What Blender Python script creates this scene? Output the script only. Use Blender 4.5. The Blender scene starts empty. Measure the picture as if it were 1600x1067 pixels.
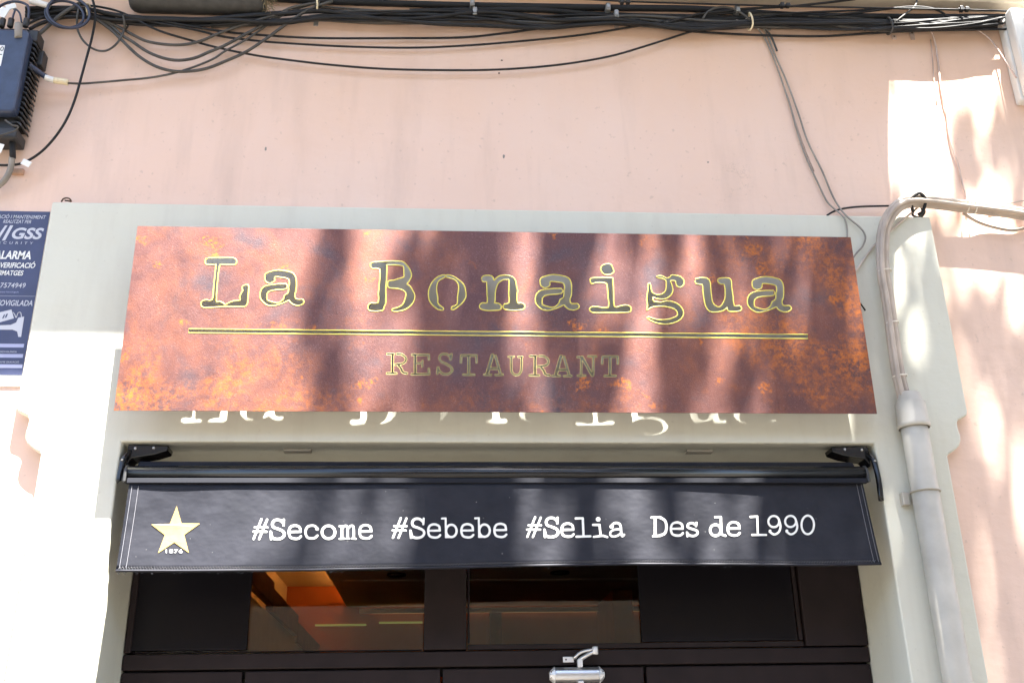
import bpy, bmesh, math, random
import numpy as np
from mathutils import Vector, Matrix

random.seed(7)
scene = bpy.context.scene
col = scene.collection

# ------------------------------------------------------------------ camera
F_PX, W_PX, H_PX = 1624.087, 1600.0, 1067.0
CAM = Vector((0.0, -3.96, 1.55))
RIGHT = Vector((0.99780579, -0.06400979, -0.01692208)).normalized()
UP = Vector((-0.00876742, -0.38107718, 0.92450166)).normalized()
FWD = Vector((0.06562578, 0.92232474, 0.38080221)).normalized()
cd = bpy.data.cameras.new('camera')
cam = bpy.data.objects.new('camera', cd)
col.objects.link(cam)
cd.sensor_width = 36.0
cd.lens = F_PX / W_PX * 36.0
cd.clip_start = 0.05
cd.clip_end = 500
cam.matrix_world = Matrix(((RIGHT.x, UP.x, -FWD.x, CAM.x), (RIGHT.y, UP.y, -FWD.y, CAM.y),
                           (RIGHT.z, UP.z, -FWD.z, CAM.z), (0, 0, 0, 1)))
scene.camera = cam

# ------------------------------------------------------------------ sky, sun, exposure
SUN_L = Vector((-0.49, 1.0, -3.25)).normalized()          # the way the light travels
S = -SUN_L
world = bpy.data.worlds.new('World')
scene.world = world
world.use_nodes = True
wn = world.node_tree
sky = wn.nodes.new('ShaderNodeTexSky')
sky.sky_type = 'NISHITA'
sky.sun_disc = False
sky.sun_elevation = math.asin(S.z)
sky.sun_rotation = math.atan2(S.x, S.y)
sky.air_density = 1.0
sky.dust_density = 1.6
sky.ozone_density = 1.0
bg = wn.nodes['Background']
wn.links.new(sky.outputs['Color'], bg.inputs['Color'])
bg.inputs['Strength'].default_value = 0.055
ld = bpy.data.lights.new('sun', 'SUN')
ld.energy = 5.0
ld.angle = math.radians(0.53)
ld.color = (1.0, 0.955, 0.88)
sun = bpy.data.objects.new('sun', ld)
col.objects.link(sun)
sun.location = (3, -6, 12)
sun.rotation_euler = SUN_L.to_track_quat('-Z', 'Y').to_euler()
scene.view_settings.view_transform = 'Standard'
scene.view_settings.look = 'None'
scene.view_settings.gamma = 1.0
scene.view_settings.use_curve_mapping = False
scene.view_settings.exposure = 3.84

# ------------------------------------------------------------------ helpers
def ray(px, py):
    return FWD + RIGHT * ((px - W_PX / 2) / F_PX) - UP * ((py - H_PX / 2) / F_PX)

def at(px, py, Y):
    """Point of the upright plane y = Y seen at a picture position."""
    d = ray(px, py)
    return CAM + d * ((Y - CAM.y) / d.y)

def at_plane(px, py, p0, n):
    d = ray(px, py)
    return CAM + d * ((p0 - CAM).dot(n) / d.dot(n))

def tag(o, label=None, cat=None, group=None, kind=None):
    if label: o['label'] = label
    if cat: o['category'] = cat
    if group: o['group'] = group
    if kind: o['kind'] = kind
    return o

def empty(name, loc=(0, 0, 0)):
    o = bpy.data.objects.new(name, None)
    o.location = loc
    o.empty_display_size = 0.1
    col.objects.link(o)
    return o

def link(name, me, mat, parent=None, smooth=False):
    o = bpy.data.objects.new(name, me)
    if mat is not None and len(me.materials) == 0:
        me.materials.append(mat)
    if smooth:
        for p in me.polygons: p.use_smooth = True
    col.objects.link(o)
    if parent is not None:
        o.parent = parent
        m = Matrix.Translation(parent.location)      # parents are never turned; meshes sit at the origin
        o.matrix_parent_inverse = m.inverted()
    return o

def mesh(name, vs, fs, mat, parent=None, smooth=False):
    me = bpy.data.meshes.new(name)
    me.from_pydata([tuple(v) for v in vs], [], fs)
    me.validate()
    me.update()
    return link(name, me, mat, parent, smooth)

def bm_obj(name, bm, mat, parent=None, smooth=False):
    bmesh.ops.recalc_face_normals(bm, faces=bm.faces)
    me = bpy.data.meshes.new(name)
    bm.to_mesh(me)
    bm.free()
    return link(name, me, mat, parent, smooth)

def bevel(o, w, seg=2, ang=35):
    m = o.modifiers.new('bevel', 'BEVEL')
    m.width = w
    m.segments = seg
    m.limit_method = 'ANGLE'
    m.angle_limit = math.radians(ang)
    return o

def add_box(bm, x0, x1, y0, y1, z0, z1):
    v = [bm.verts.new(c) for c in ((x0, y0, z0), (x1, y0, z0), (x1, y1, z0), (x0, y1, z0),
                                   (x0, y0, z1), (x1, y0, z1), (x1, y1, z1), (x0, y1, z1))]
    for f in ((0, 3, 2, 1), (4, 5, 6, 7), (0, 1, 5, 4), (1, 2, 6, 5), (2, 3, 7, 6), (3, 0, 4, 7)):
        bm.faces.new([v[i] for i in f])

def box(name, x0, x1, y0, y1, z0, z1, mat, parent=None, bev=0.0):
    bm = bmesh.new()
    add_box(bm, x0, x1, y0, y1, z0, z1)
    o = bm_obj(name, bm, mat, parent)
    if bev: bevel(o, bev)
    return o

def prism(name, prof, y0, y1, mat, parent=None, bev=0.0):
    """Outline in x, z pushed through from y0 to y1."""
    bm = bmesh.new()
    a = [bm.verts.new((x, y0, z)) for x, z in prof]
    b = [bm.verts.new((x, y1, z)) for x, z in prof]
    n = len(prof)
    bm.faces.new(a)
    bm.faces.new(b[::-1])
    for i in range(n):
        bm.faces.new((a[i], b[i], b[(i + 1) % n], a[(i + 1) % n]))
    o = bm_obj(name, bm, mat, parent)
    if bev: bevel(o, bev)
    return o

def prism_x(name, prof, x0, x1, mat, parent=None, bev=0.0, smooth=False):
    """Outline in y, z pushed along x."""
    bm = bmesh.new()
    a = [bm.verts.new((x0, y, z)) for y, z in prof]
    b = [bm.verts.new((x1, y, z)) for y, z in prof]
    n = len(prof)
    bm.faces.new(a)
    bm.faces.new(b[::-1])
    for i in range(n):
        f = bm.faces.new((a[i], b[i], b[(i + 1) % n], a[(i + 1) % n]))
        f.smooth = smooth
    o = bm_obj(name, bm, mat, parent)
    if bev: bevel(o, bev)
    return o

def catmull(pts, sub=6, closed=False):
    P = [Vector(p) for p in pts]
    if len(P) < 3: return P
    out = []
    n = len(P)
    rng = n if closed else n - 1
    for i in range(rng):
        if closed:
            p0, p1, p2, p3 = P[(i - 1) % n], P[i], P[(i + 1) % n], P[(i + 2) % n]
        else:
            p1, p2 = P[i], P[i + 1]
            p0 = P[i - 1] if i else p1 * 2 - p2
            p3 = P[i + 2] if i + 2 < n else p2 * 2 - p1
        for k in range(sub):
            t = k / sub
            out.append(0.5 * ((2 * p1) + (p2 - p0) * t + (2 * p0 - 5 * p1 + 4 * p2 - p3) * t * t +
                              (3 * p1 - p0 - 3 * p2 + p3) * t ** 3))
    if not closed: out.append(P[-1])
    return out

def tube_mesh(pts, r, seg=8, closed=False, r2=None, caps=True):
    n = len(pts)
    vs, fs = [], []
    T = []
    for i in range(n):
        a = pts[(i - 1) % n] if (closed or i) else pts[0]
        b = pts[(i + 1) % n] if (closed or i < n - 1) else pts[-1]
        t = (b - a)
        T.append(t.normalized() if t.length > 1e-9 else Vector((1, 0, 0)))
    ref = Vector((0, 1, 0)) if abs(T[0].y) < 0.9 else Vector((1, 0, 0))
    nrm = (ref - T[0] * ref.dot(T[0])).normalized()
    for i in range(n):
        nrm = (nrm - T[i] * nrm.dot(T[i]))
        nrm = nrm.normalized() if nrm.length > 1e-6 else T[i].orthogonal().normalized()
        bi = T[i].cross(nrm)
        rr = r if r2 is None else r + (r2 - r) * i / max(1, n - 1)
        if callable(r): rr = r(i / max(1, n - 1))
        for k in range(seg):
            a = 2 * math.pi * k / seg
            vs.append(pts[i] + (nrm * math.cos(a) + bi * math.sin(a)) * rr)
    m = n if closed else n - 1
    for i in range(m):
        j = (i + 1) % n
        for k in range(seg):
            k2 = (k + 1) % seg
            fs.append((i * seg + k, i * seg + k2, j * seg + k2, j * seg + k))
    if caps and not closed:
        fs.append(tuple(range(seg))[::-1])
        fs.append(tuple((n - 1) * seg + k for k in range(seg)))
    return vs, fs

def tube(name, pts, r, mat, parent=None, seg=8, sub=6, closed=False, r2=None):
    P = catmull(pts, sub, closed) if sub > 1 else [Vector(p) for p in pts]
    vs, fs = tube_mesh(P, r, seg, closed, r2)
    return mesh(name, vs, fs, mat, parent, True)

def cyl(name, a, b, r, mat, parent=None, seg=16, r2=None):
    o = tube(name, [Vector(a), Vector(b)], r, mat, parent, seg, 1, r2=r2)
    for p in o.data.polygons:
        if len(p.vertices) > 4: p.use_smooth = False
    return bevel(o, min(r, .004) * .5, 1, 60)

# ------------------------------------------------------------------ materials
MATS = {}
def new_mat(name):
    m = bpy.data.materials.new(name)
    m.use_nodes = True
    MATS[name] = m
    return m, m.node_tree, m.node_tree.nodes['Principled BSDF']

def mat(name, color, rough=0.6, metal=0.0, spec=0.5, var=0.0, scale=8.0, bump=0.0, bscale=60.0, bdist=0.002, coat=0.0):
    m, nt, p = new_mat(name)
    p.inputs['Base Color'].default_value = (*color, 1)
    p.inputs['Roughness'].default_value = rough
    p.inputs['Metallic'].default_value = metal
    p.inputs['Specular IOR Level'].default_value = spec
    p.inputs['Coat Weight'].default_value = coat
    geo = nt.nodes.new('ShaderNodeNewGeometry')
    if var:
        nz = nt.nodes.new('ShaderNodeTexNoise')
        nz.inputs['Scale'].default_value = scale
        nz.inputs['Detail'].default_value = 5
        nt.links.new(geo.outputs['Position'], nz.inputs['Vector'])
        cr = nt.nodes.new('ShaderNodeValToRGB')
        cr.color_ramp.elements[0].position = .3
        cr.color_ramp.elements[1].position = .7
        cr.color_ramp.elements[0].color = (*[c * (1 - var) for c in color], 1)
        cr.color_ramp.elements[1].color = (*[min(1, c * (1 + var)) for c in color], 1)
        nt.links.new(nz.outputs['Fac'], cr.inputs['Fac'])
        nt.links.new(cr.outputs['Color'], p.inputs['Base Color'])
    if bump:
        n2 = nt.nodes.new('ShaderNodeTexNoise')
        n2.inputs['Scale'].default_value = bscale
        n2.inputs['Detail'].default_value = 6
        nt.links.new(geo.outputs['Position'], n2.inputs['Vector'])
        b = nt.nodes.new('ShaderNodeBump')
        b.inputs['Strength'].default_value = bump
        b.inputs['Distance'].default_value = bdist
        nt.links.new(n2.outputs['Fac'], b.inputs['Height'])
        nt.links.new(b.outputs['Normal'], p.inputs['Normal'])
    return m

def plaster(name, base, stain, dirt, fac=0.5, bump=0.35, top=None):
    """Painted render: broad tonal patches, faint runs, pin specks, trowel relief."""
    m, nt, p = new_mat(name)
    N, L = nt.nodes, nt.links
    geo = N.new('ShaderNodeNewGeometry')
    def noise(scale, detail=5, rough=.55, sc=(1, 1, 1)):
        mp = N.new('ShaderNodeMapping')
        mp.inputs['Scale'].default_value = sc
        L.new(geo.outputs['Position'], mp.inputs['Vector'])
        z = N.new('ShaderNodeTexNoise')
        z.inputs['Scale'].default_value = scale
        z.inputs['Detail'].default_value = detail
        z.inputs['Roughness'].default_value = rough
        L.new(mp.outputs['Vector'], z.inputs['Vector'])
        return z.outputs['Fac']
    def ramp(src, a, b):
        r = N.new('ShaderNodeMapRange')
        r.inputs['From Min'].default_value = a
        r.inputs['From Max'].default_value = b
        r.clamp = True
        L.new(src, r.inputs['Value'])
        return r.outputs['Result']
    def mul(a, k):
        x = N.new('ShaderNodeMath'); x.operation = 'MULTIPLY'
        L.new(a, x.inputs[0])
        if isinstance(k, float): x.inputs[1].default_value = k
        else: L.new(k, x.inputs[1])
        return x.outputs[0]
    def mix(f, c0, c1):
        x = N.new('ShaderNodeMix'); x.data_type = 'RGBA'
        L.new(f, x.inputs['Factor'])
        for s, c in (('A', c0), ('B', c1)):
            i = [q for q in x.inputs if q.name == s and q.type == 'RGBA'][0]
            if isinstance(c, tuple): i.default_value = (*c, 1)
            else: L.new(c, i)
        return [q for q in x.outputs if q.type == 'RGBA'][0]
    c = mix(mul(ramp(noise(1.1, 6), .35, .72), fac), base, stain)
    c = mix(mul(ramp(noise(3.0, 5, .6, (2.2, 1, .35)), .50, .8), .38), c, dirt)
    c = mix(mul(ramp(noise(48, 2, .4), .70, .76), .35), c, dirt)
    c = mix(mul(ramp(noise(16, 6, .75), .62, .9), .35), c, stain)
    # hairline cracks: thin contour of a slow noise, only here and there
    ab = N.new('ShaderNodeMath'); ab.operation = 'SUBTRACT'; L.new(noise(2.3, 8, .62), ab.inputs[0]); ab.inputs[1].default_value = .5
    ab2 = N.new('ShaderNodeMath'); ab2.operation = 'ABSOLUTE'; L.new(ab.outputs[0], ab2.inputs[0])
    c = mix(mul(mul(ramp(ab2.outputs[0], .0028, .0008), ramp(noise(1.7, 2), .56, .66)), .45), c, dirt)
    # vertical rain runs
    c = mix(mul(mul(ramp(noise(9, 3, .5, (1, 1, .06)), .56, .72), ramp(noise(1.3, 3), .45, .65)), .36), c, dirt)
    if top:      # soot and rust washed down from the cables, ragged edged
        sep = N.new('ShaderNodeSeparateXYZ'); L.new(geo.outputs['Position'], sep.inputs[0])
        ad = N.new('ShaderNodeMath'); ad.operation = 'MULTIPLY_ADD'
        L.new(noise(2.2, 6, .6, (1, 1, .5)), ad.inputs[0]); ad.inputs[1].default_value = 1.1; L.new(sep.outputs['Z'], ad.inputs[2])
        c = mix(mul(ramp(ad.outputs[0], top[0] + .55, top[1] + .55), .75), c, (.71, .475, .33))
    L.new(c, p.inputs['Base Color'])
    p.inputs['Roughness'].default_value = .72
    p.inputs['Specular IOR Level'].default_value = .3
    b1 = N.new('ShaderNodeBump'); b1.inputs['Strength'].default_value = bump; b1.inputs['Distance'].default_value = .004
    L.new(noise(14, 5, .5), b1.inputs['Height'])
    b2 = N.new('ShaderNodeBump'); b2.inputs['Strength'].default_value = bump * .7; b2.inputs['Distance'].default_value = .0012
    L.new(noise(160, 4, .6), b2.inputs['Height'])
    b0 = N.new('ShaderNodeBump'); b0.inputs['Strength'].default_value = bump * 1.2; b0.inputs['Distance'].default_value = .02
    L.new(noise(3.2, 4, .5, (1, 1, 1.6)), b0.inputs['Height'])
    L.new(b0.outputs['Normal'], b1.inputs['Normal'])
    L.new(b1.outputs['Normal'], b2.inputs['Normal'])
    L.new(b2.outputs['Normal'], p.inputs['Normal'])
    return m

M_PINK = plaster('pink_render', (.735, .548, .452), (.725, .505, .395), (.45, .33, .27), .7, top=(4.15, 4.95))
M_GREY = plaster('grey_paint', (.595, .592, .512), (.585, .57, .472), (.42, .39, .33), .6, .28)
M_LEDGE = plaster('ledge_stone', (.55, .49, .40), (.45, .37, .28), (.25, .2, .15), .7)
M_BLACK = mat('black_rubber', (.018, .018, .019), .6, spec=.25, bump=.2, bscale=40, var=.25)
M_CABLE2 = mat('dusty_cable', (.060, .056, .050), .6, var=.3, scale=14)
M_CABLE3 = mat('grey_cable', (.25, .225, .195), .65, var=.25, scale=10)
M_PINKCABLE = mat('painted_cable', (.46, .35, .30), .65, var=.25, scale=12)
M_CREAM = mat('cream_conduit', (.40, .375, .32), .5, var=.22, scale=5, bump=.15)
M_CREAMCABLE = mat('cream_cable', (.41, .345, .285), .55, var=.22, scale=9)
M_TIE = mat('cable_tie', (.72, .68, .58), .5)
M_CLIP = mat('galvanised_clip', (.30, .30, .29), .5, .6, var=.2, scale=30)
M_BLUEBOX = mat('dark_blue_plastic', (.030, .044, .085), .42, var=.2, scale=20, bump=.1)
M_BLUECABLE = mat('blue_black_cable', (.028, .034, .062), .4)
M_FIN = mat('black_heat_sink', (.018, .018, .019), .5, var=.2)
M_WHITE = mat('white_plastic', (.74, .73, .70), .45, var=.08, scale=15)
M_STICK = mat('white_sticker', (.78, .78, .76), .5)
M_INK = mat('black_ink', (.02, .02, .02), .6)
M_YELLOWTAPE = mat('yellowed_tape', (.70, .60, .40), .5, var=.2, scale=40)
M_FRAME = mat('brown_painted_timber', (.0165, .0105, .0108), .6, spec=.2, var=.18, scale=9, bump=.12, bscale=25)
M_GAP = mat('black_gasket', (.006, .006, .006), .8)
M_FILM = mat('black_film', (.006, .005, .007), .35, spec=.15)
M_STEEL = mat('satin_aluminium', (.62, .63, .65), .32, .9, bump=.05, bscale=200)
M_STEELLIGHT = mat('cast_aluminium', (.74, .74, .74), .45, .5)
M_BLACKMETAL = mat('black_powder_coat', (.007, .007, .008), .22, spec=.5, bump=.04, bscale=90)
M_LIP = mat('black_canvas_welt', (.012, .013, .018), .7, spec=.15)
M_WHITEINK = mat('white_print', (.74, .74, .71), .6, var=.08, scale=60)
M_NAVY = mat('navy_board', (.052, .062, .125), .4, spec=.4, var=.08, scale=10)
M_PALEINK = mat('pale_print', (.50, .51, .56), .5)
M_LAVENDER = mat('lavender_print', (.36, .38, .55), .5)
M_DARKRUST = mat('rusty_iron', (.09, .06, .045), .8, var=.4, scale=60)
M_SCREW = mat('zinc_screw', (.55, .54, .52), .35, .8)
M_CONCRETE = mat('pavement_concrete', (.080, .068, .053), .85, var=.15, scale=3, bump=.3)
M_ASPHALT = mat('asphalt', (.055, .054, .052), .9, var=.2, scale=6, bump=.5)
M_IRON = mat('painted_iron', (.03, .035, .035), .5)
M_BARK = mat('plane_bark', (.26, .23, .17), .9, var=.35, scale=7, bump=.5, bscale=12, bdist=.01)

def fabric_mat():
    m, nt, p = new_mat('black_awning_canvas')
    N, L = nt.nodes, nt.links
    geo = N.new('ShaderNodeNewGeometry')
    def noise(scale, detail=4, sc=(1, 1, 1)):
        mp = N.new('ShaderNodeMapping'); mp.inputs['Scale'].default_value = sc
        L.new(geo.outputs['Position'], mp.inputs['Vector'])
        z = N.new('ShaderNodeTexNoise'); z.inputs['Scale'].default_value = scale; z.inputs['Detail'].default_value = detail
        L.new(mp.outputs['Vector'], z.inputs['Vector'])
        return z.outputs['Fac']
    cr = N.new('ShaderNodeValToRGB')
    cr.color_ramp.elements[0].position = .35; cr.color_ramp.elements[1].position = .75
    cr.color_ramp.elements[0].color = (.011, .012, .018, 1)
    cr.color_ramp.elements[1].color = (.019, .020, .028, 1)
    L.new(noise(9, 7), cr.inputs['Fac'])
    sp = N.new('ShaderNodeMapRange'); sp.inputs['From Min'].default_value = .80; sp.inputs['From Max'].default_value = .82
    L.new(noise(95, 1), sp.inputs['Value'])
    mx = N.new('ShaderNodeMix'); mx.data_type = 'RGBA'
    L.new(sp.outputs['Result'], mx.inputs['Factor'])
    ia = [q for q in mx.inputs if q.type == 'RGBA']
    L.new(cr.outputs['Color'], ia[0]); ia[1].default_value = (.16, .16, .16, 1)
    L.new([q for q in mx.outputs if q.type == 'RGBA'][0], p.inputs['Base Color'])
    p.inputs['Roughness'].default_value = .6
    p.inputs['Specular IOR Level'].default_value = .2
    p.inputs['Sheen Weight'].default_value = .02
    b1 = N.new('ShaderNodeBump'); b1.inputs['Strength'].default_value = .5; b1.inputs['Distance'].default_value = .012
    L.new(noise(7, 3, (1, 1, 1.4)), b1.inputs['Height'])
    b2 = N.new('ShaderNodeBump'); b2.inputs['Strength'].default_value = .35; b2.inputs['Distance'].default_value = .0006
    L.new(noise(420, 2), b2.inputs['Height'])
    L.new(b1.outputs['Normal'], b2.inputs['Normal'])
    L.new(b2.outputs['Normal'], p.inputs['Normal'])
    return m
M_CANVAS = fabric_mat()

def corten_mat():
    m, nt, p = new_mat('rusted_sheet_steel')
    N, L = nt.nodes, nt.links
    geo = N.new('ShaderNodeNewGeometry')
    def noise(scale, detail=6, rough=.6, dist=0.0, off=(0, 0, 0)):
        mp = N.new('ShaderNodeMapping'); mp.inputs['Location'].default_value = off
        L.new(geo.outputs['Position'], mp.inputs['Vector'])
        z = N.new('ShaderNodeTexNoise'); z.inputs['Scale'].default_value = scale
        z.inputs['Detail'].default_value = detail; z.inputs['Roughness'].default_value = rough
        z.inputs['Distortion'].default_value = dist
        L.new(mp.outputs['Vector'], z.inputs['Vector'])
        return z.outputs['Fac']
    def rng(src, a, b, c=0., d=1.):
        r = N.new('ShaderNodeMapRange'); r.clamp = True
        for k, v in zip(('From Min', 'From Max', 'To Min', 'To Max'), (a, b, c, d)): r.inputs[k].default_value = v
        L.new(src, r.inputs['Value']); return r.outputs['Result']
    def mix(f, c0, c1):
        x = N.new('ShaderNodeMix'); x.data_type = 'RGBA'
        L.new(f, x.inputs['Factor'])
        ins = [q for q in x.inputs if q.type == 'RGBA']
        for i, c in zip(ins, (c0, c1)):
            if isinstance(c, tuple): i.default_value = (*c, 1)
            else: L.new(c, i)
        return [q for q in x.outputs if q.type == 'RGBA'][0]
    def mul(a, b):
        x = N.new('ShaderNodeMath'); x.operation = 'MULTIPLY'
        L.new(a, x.inputs[0])
        if isinstance(b, float): x.inputs[1].default_value = b
        else: L.new(b, x.inputs[1])
        return x.outputs[0]
    sep = N.new('ShaderNodeSeparateXYZ'); L.new(geo.outputs['Position'], sep.inputs[0])
    def add(a, b):
        x = N.new('ShaderNodeMath'); x.operation = 'ADD'; x.use_clamp = True
        L.new(a, x.inputs[0]); L.new(b, x.inputs[1]); return x.outputs[0]
    low = rng(sep.outputs['Z'], 3.35, 2.85)
    ends = add(mul(rng(sep.outputs['X'], -.5, -1.1), low), rng(sep.outputs['X'], .9, 1.5))
    wet = add(mul(ends, .75), mul(low, .45))          # where water has run and the rust is young
    c = mix(rng(noise(2.2, 5, .6, .4), .34, .68), (.112, .057, .058), (.195, .082, .064))
    c = mix(rng(noise(3.4, 7, .68, .4, (3, 1, 2)), .50, .74, 0, .8), c, (.30, .110, .058))
    c = mix(rng(noise(5.2, 6, .6, .3, (5, 5, 5)), .52, .70, 0, .75), c, (.085, .070, .082))
    blot = mul(mul(rng(noise(3.0, 5, .6, .3, (9, 4, 1)), .47, .62), rng(noise(34, 9, .8), .44, .60)), add(wet, rng(noise(1.4, 2), .6, .7)))
    c = mix(mul(blot, .95), c, (.56, .165, .030))
    spots = mul(rng(noise(8, 3, .5, 0, (1, 7, 3)), .63, .68), rng(noise(70, 4, .7), .45, .6))
    c = mix(mul(spots, .9), c, (.50, .15, .03))
    c = mix(rng(noise(85, 6, .85), .58, .68, 0, .8), c, (.040, .024, .026))
    c = mix(rng(noise(150, 5, .85, 0, (2, 2, 0)), .54, .68, 0, .36), c, (.38, .26, .24))
    L.new(c, p.inputs['Base Color'])
    p.inputs['Metallic'].default_value = .75
    L.new(rng(noise(12, 4), .3, .7, .42, .53), p.inputs['Roughness'])
    p.inputs['Specular IOR Level'].default_value = .5
    b = N.new('ShaderNodeBump'); b.inputs['Strength'].default_value = .7; b.inputs['Distance'].default_value = .0012
    L.new(noise(210, 4, .65), b.inputs['Height'])
    L.new(b.outputs['Normal'], p.inputs['Normal'])
    return m
M_CORTEN = corten_mat()
M_RIM = mat('yellow_edge_paint', (.60, .51, .09), .5, var=.15, scale=30)
M_RIMDULL = mat('dull_yellow_edge', (.46, .40, .13), .5, var=.2, scale=40)
M_GOLD = mat('gold_print', (.40, .285, .095), .5, .15, var=.12, scale=40)

def glass_mat():
    m, nt, p = new_mat('window_glass')
    N, L = nt.nodes, nt.links
    N.remove(p)
    tr = N.new('ShaderNodeBsdfTransparent'); tr.inputs['Color'].default_value = (.90, .93, .91, 1)
    gl = N.new('ShaderNodeBsdfGlossy'); gl.inputs['Roughness'].default_value = .01
    fr = N.new('ShaderNodeFresnel'); fr.inputs['IOR'].default_value = 1.5
    mx = N.new('ShaderNodeMixShader')
    L.new(fr.outputs[0], mx.inputs[0]); L.new(tr.outputs[0], mx.inputs[1]); L.new(gl.outputs[0], mx.inputs[2])
    L.new(mx.outputs[0], N['Material Output'].inputs['Surface'])
    return m
M_GLASS = glass_mat()

def leaf_mat():
    m, nt, p = new_mat('plane_leaf')
    N, L = nt.nodes, nt.links
    oi = N.new('ShaderNodeNewGeometry')
    nz = N.new('ShaderNodeTexNoise'); nz.inputs['Scale'].default_value = 2.5
    L.new(oi.outputs['Position'], nz.inputs['Vector'])
    cr = N.new('ShaderNodeValToRGB')
    cr.color_ramp.elements[0].color = (.040, .085, .018, 1); cr.color_ramp.elements[1].color = (.085, .14, .03, 1)
    L.new(nz.outputs['Fac'], cr.inputs['Fac'])
    L.new(cr.outputs['Color'], p.inputs['Base Color'])
    p.inputs['Roughness'].default_value = .5
    return m
M_LEAF = leaf_mat()

def emit_mat(name, color, strength):
    m, nt, p = new_mat(name)
    p.inputs['Base Color'].default_value = (*color, 1)
    p.inputs['Emission Color'].default_value = (*color, 1)
    p.inputs['Emission Strength'].default_value = strength
    return m
M_LED = emit_mat('orange_led', (1.0, .38, .08), 1.7)
M_BACKFILL = emit_mat('dim_orange_fill', (1.0, .50, .20), .04)  # fill glow for the added strip at the back wall
M_STREAK = emit_mat('green_yellow_glow', (.50, .50, .12), .02)
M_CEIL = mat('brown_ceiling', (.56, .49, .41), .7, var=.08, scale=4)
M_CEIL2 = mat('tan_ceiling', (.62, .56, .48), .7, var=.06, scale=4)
M_BACKWALL = mat('terracotta_wall', (.42, .13, .035), .8, var=.12, scale=3)
M_INCREAM = mat('cream_interior_wall', (.64, .63, .53), .8, var=.05)
M_WOOD = mat('brown_wood_fascia', (.17, .075, .035), .6, var=.25, scale=12)

# ------------------------------------------------------------------ dimensions
YW, YS, YD = 0.05, 0.0, 0.35          # pink wall, face of the surround, door plane
XC = 0.2545                           # middle of the doorway
SX, SZ = 1.9145, 3.806                # half width and top of the surround
JX = 1.794                            # half width of the jambs
OX, OZ = 1.4966, 2.7512               # half width and head of the opening
EARZ = 2.873

# ------------------------------------------------------------------ ground
pv = mesh('pavement', [(-40, -4.6, 0), (40, -4.6, 0), (40, 8, 0), (-40, 8, 0)], [(0, 1, 2, 3)], M_CONCRETE)
tag(pv, kind='structure')
rd = mesh('road', [(-40, -60, -.13), (40, -60, -.13), (40, -4.75, -.13), (-40, -4.75, -.13)], [(0, 1, 2, 3)], M_ASPHALT)
tag(rd, kind='structure')
kb = box('kerb', -40, 40, -4.75, -4.6, -.2, .004, M_CONCRETE, bev=.012)
tag(kb, kind='structure')

# ------------------------------------------------------------------ building
bld = empty('building', (XC, .2, 0))
tag(bld, 'pink rendered building front with grey surround framing the restaurant doorway', 'building')
hx = OX + .12
prism('wall', [(-9, 0), (XC - hx, 0), (XC - hx, OZ + .12), (XC + hx, OZ + .12), (XC + hx, 0), (9, 0), (9, 9.2), (-9, 9.2)],
      YW, .36, M_PINK, bld)
# the surround with its stepped, curved ears
half = [(SX, SZ), (SX, EARZ + .02), (SX - .006, EARZ), (SX - .03, EARZ - .010), (SX - .048, EARZ - .020),
        (SX - .055, EARZ - .036), (SX - .054, EARZ - .06), (SX - .050, EARZ - .085), (SX - .052, EARZ - .108),
        (SX - .062, EARZ - .128), (SX - .080, EARZ - .145), (SX - .100, EARZ - .158), (SX - .113, EARZ - .163),
        (JX, EARZ - .175), (JX, -.01)]
prof = [(XC + x, z) for x, z in half] + [(XC + OX, -.01), (XC + OX, OZ), (XC - OX, OZ), (XC - OX, -.01)] + \
       [(XC - x, z) for x, z in half[::-1]]
sr = prism('door_surround', prof, YS, .42, M_GREY, bld, bev=.007)
# string course and upper balcony
prism_x('ledge', [(YW + .05, 5.004), (YW - .075, 5.004), (YW - .085, 5.02), (YW - .085, 5.13), (YW - .06, 5.16), (YW + .05, 5.2)],
        -9, 9, M_LEDGE, bld, .004)
bal = box('balcony', -4.2, 2.29, -.779, YW + .02, 5.70, 5.86, M_LEDGE, bld, .01)
box('handrail', -4.2, 2.29, -.76, -.72, 6.86, 6.90, M_IRON, bal)
for i in range(50):
    x = -4.15 + i * .131
    cyl('baluster', (x, -.74, 5.85), (x, -.74, 6.87), .009, M_IRON, bal, 6)
# fixing scars in the render
for px, py, h in ((415, 233, .020), (787, 245, .022), (784, 95, .008), (780, 115, .008), (1106, 254, .008)):
    c = at(px, py, YW)
    vs = [Vector((c.x + .006 * random.uniform(.6, 1.2) * math.cos(a), YW - .0012, c.z + h * random.uniform(.45, .6) * math.sin(a)))
          for a in [2 * math.pi * k / 9 for k in range(9)]]
    mesh('filled_hole', vs, [tuple(range(9))], M_DARKRUST if py < 150 else M_CABLE3, bld)

# house across the street: stands behind the camera, shades the sky and shows in the panes
op = empty('opposite_house', (0, -16, 0))
tag(op, 'ochre house across the street behind the viewer, seen only in reflections', 'building')
M_OCHRE = plaster('ochre_render', (.42, .33, .22), (.38, .28, .18), (.25, .2, .15), .6)
box('wall', -20, 20, -18, -16, 0, 8.6, M_OCHRE, op)
box('cornice', -20.2, 20.2, -16.0, -15.6, 8.5, 8.9, M_LEDGE, op)
for zi in range(2):
    for xi in range(9):
        x = -16 + xi * 4
        w_ = box('window', x - .6, x + .6, -15.995, -15.93, 1.0 + zi * 3.9, 3.3 + zi * 3.9, M_IRON, op, .01)
        box('pane', x - .5, x + .5, -15.928, -15.92, 1.1 + zi * 3.9, 3.2 + zi * 3.9, M_FILM, w_)

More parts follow.
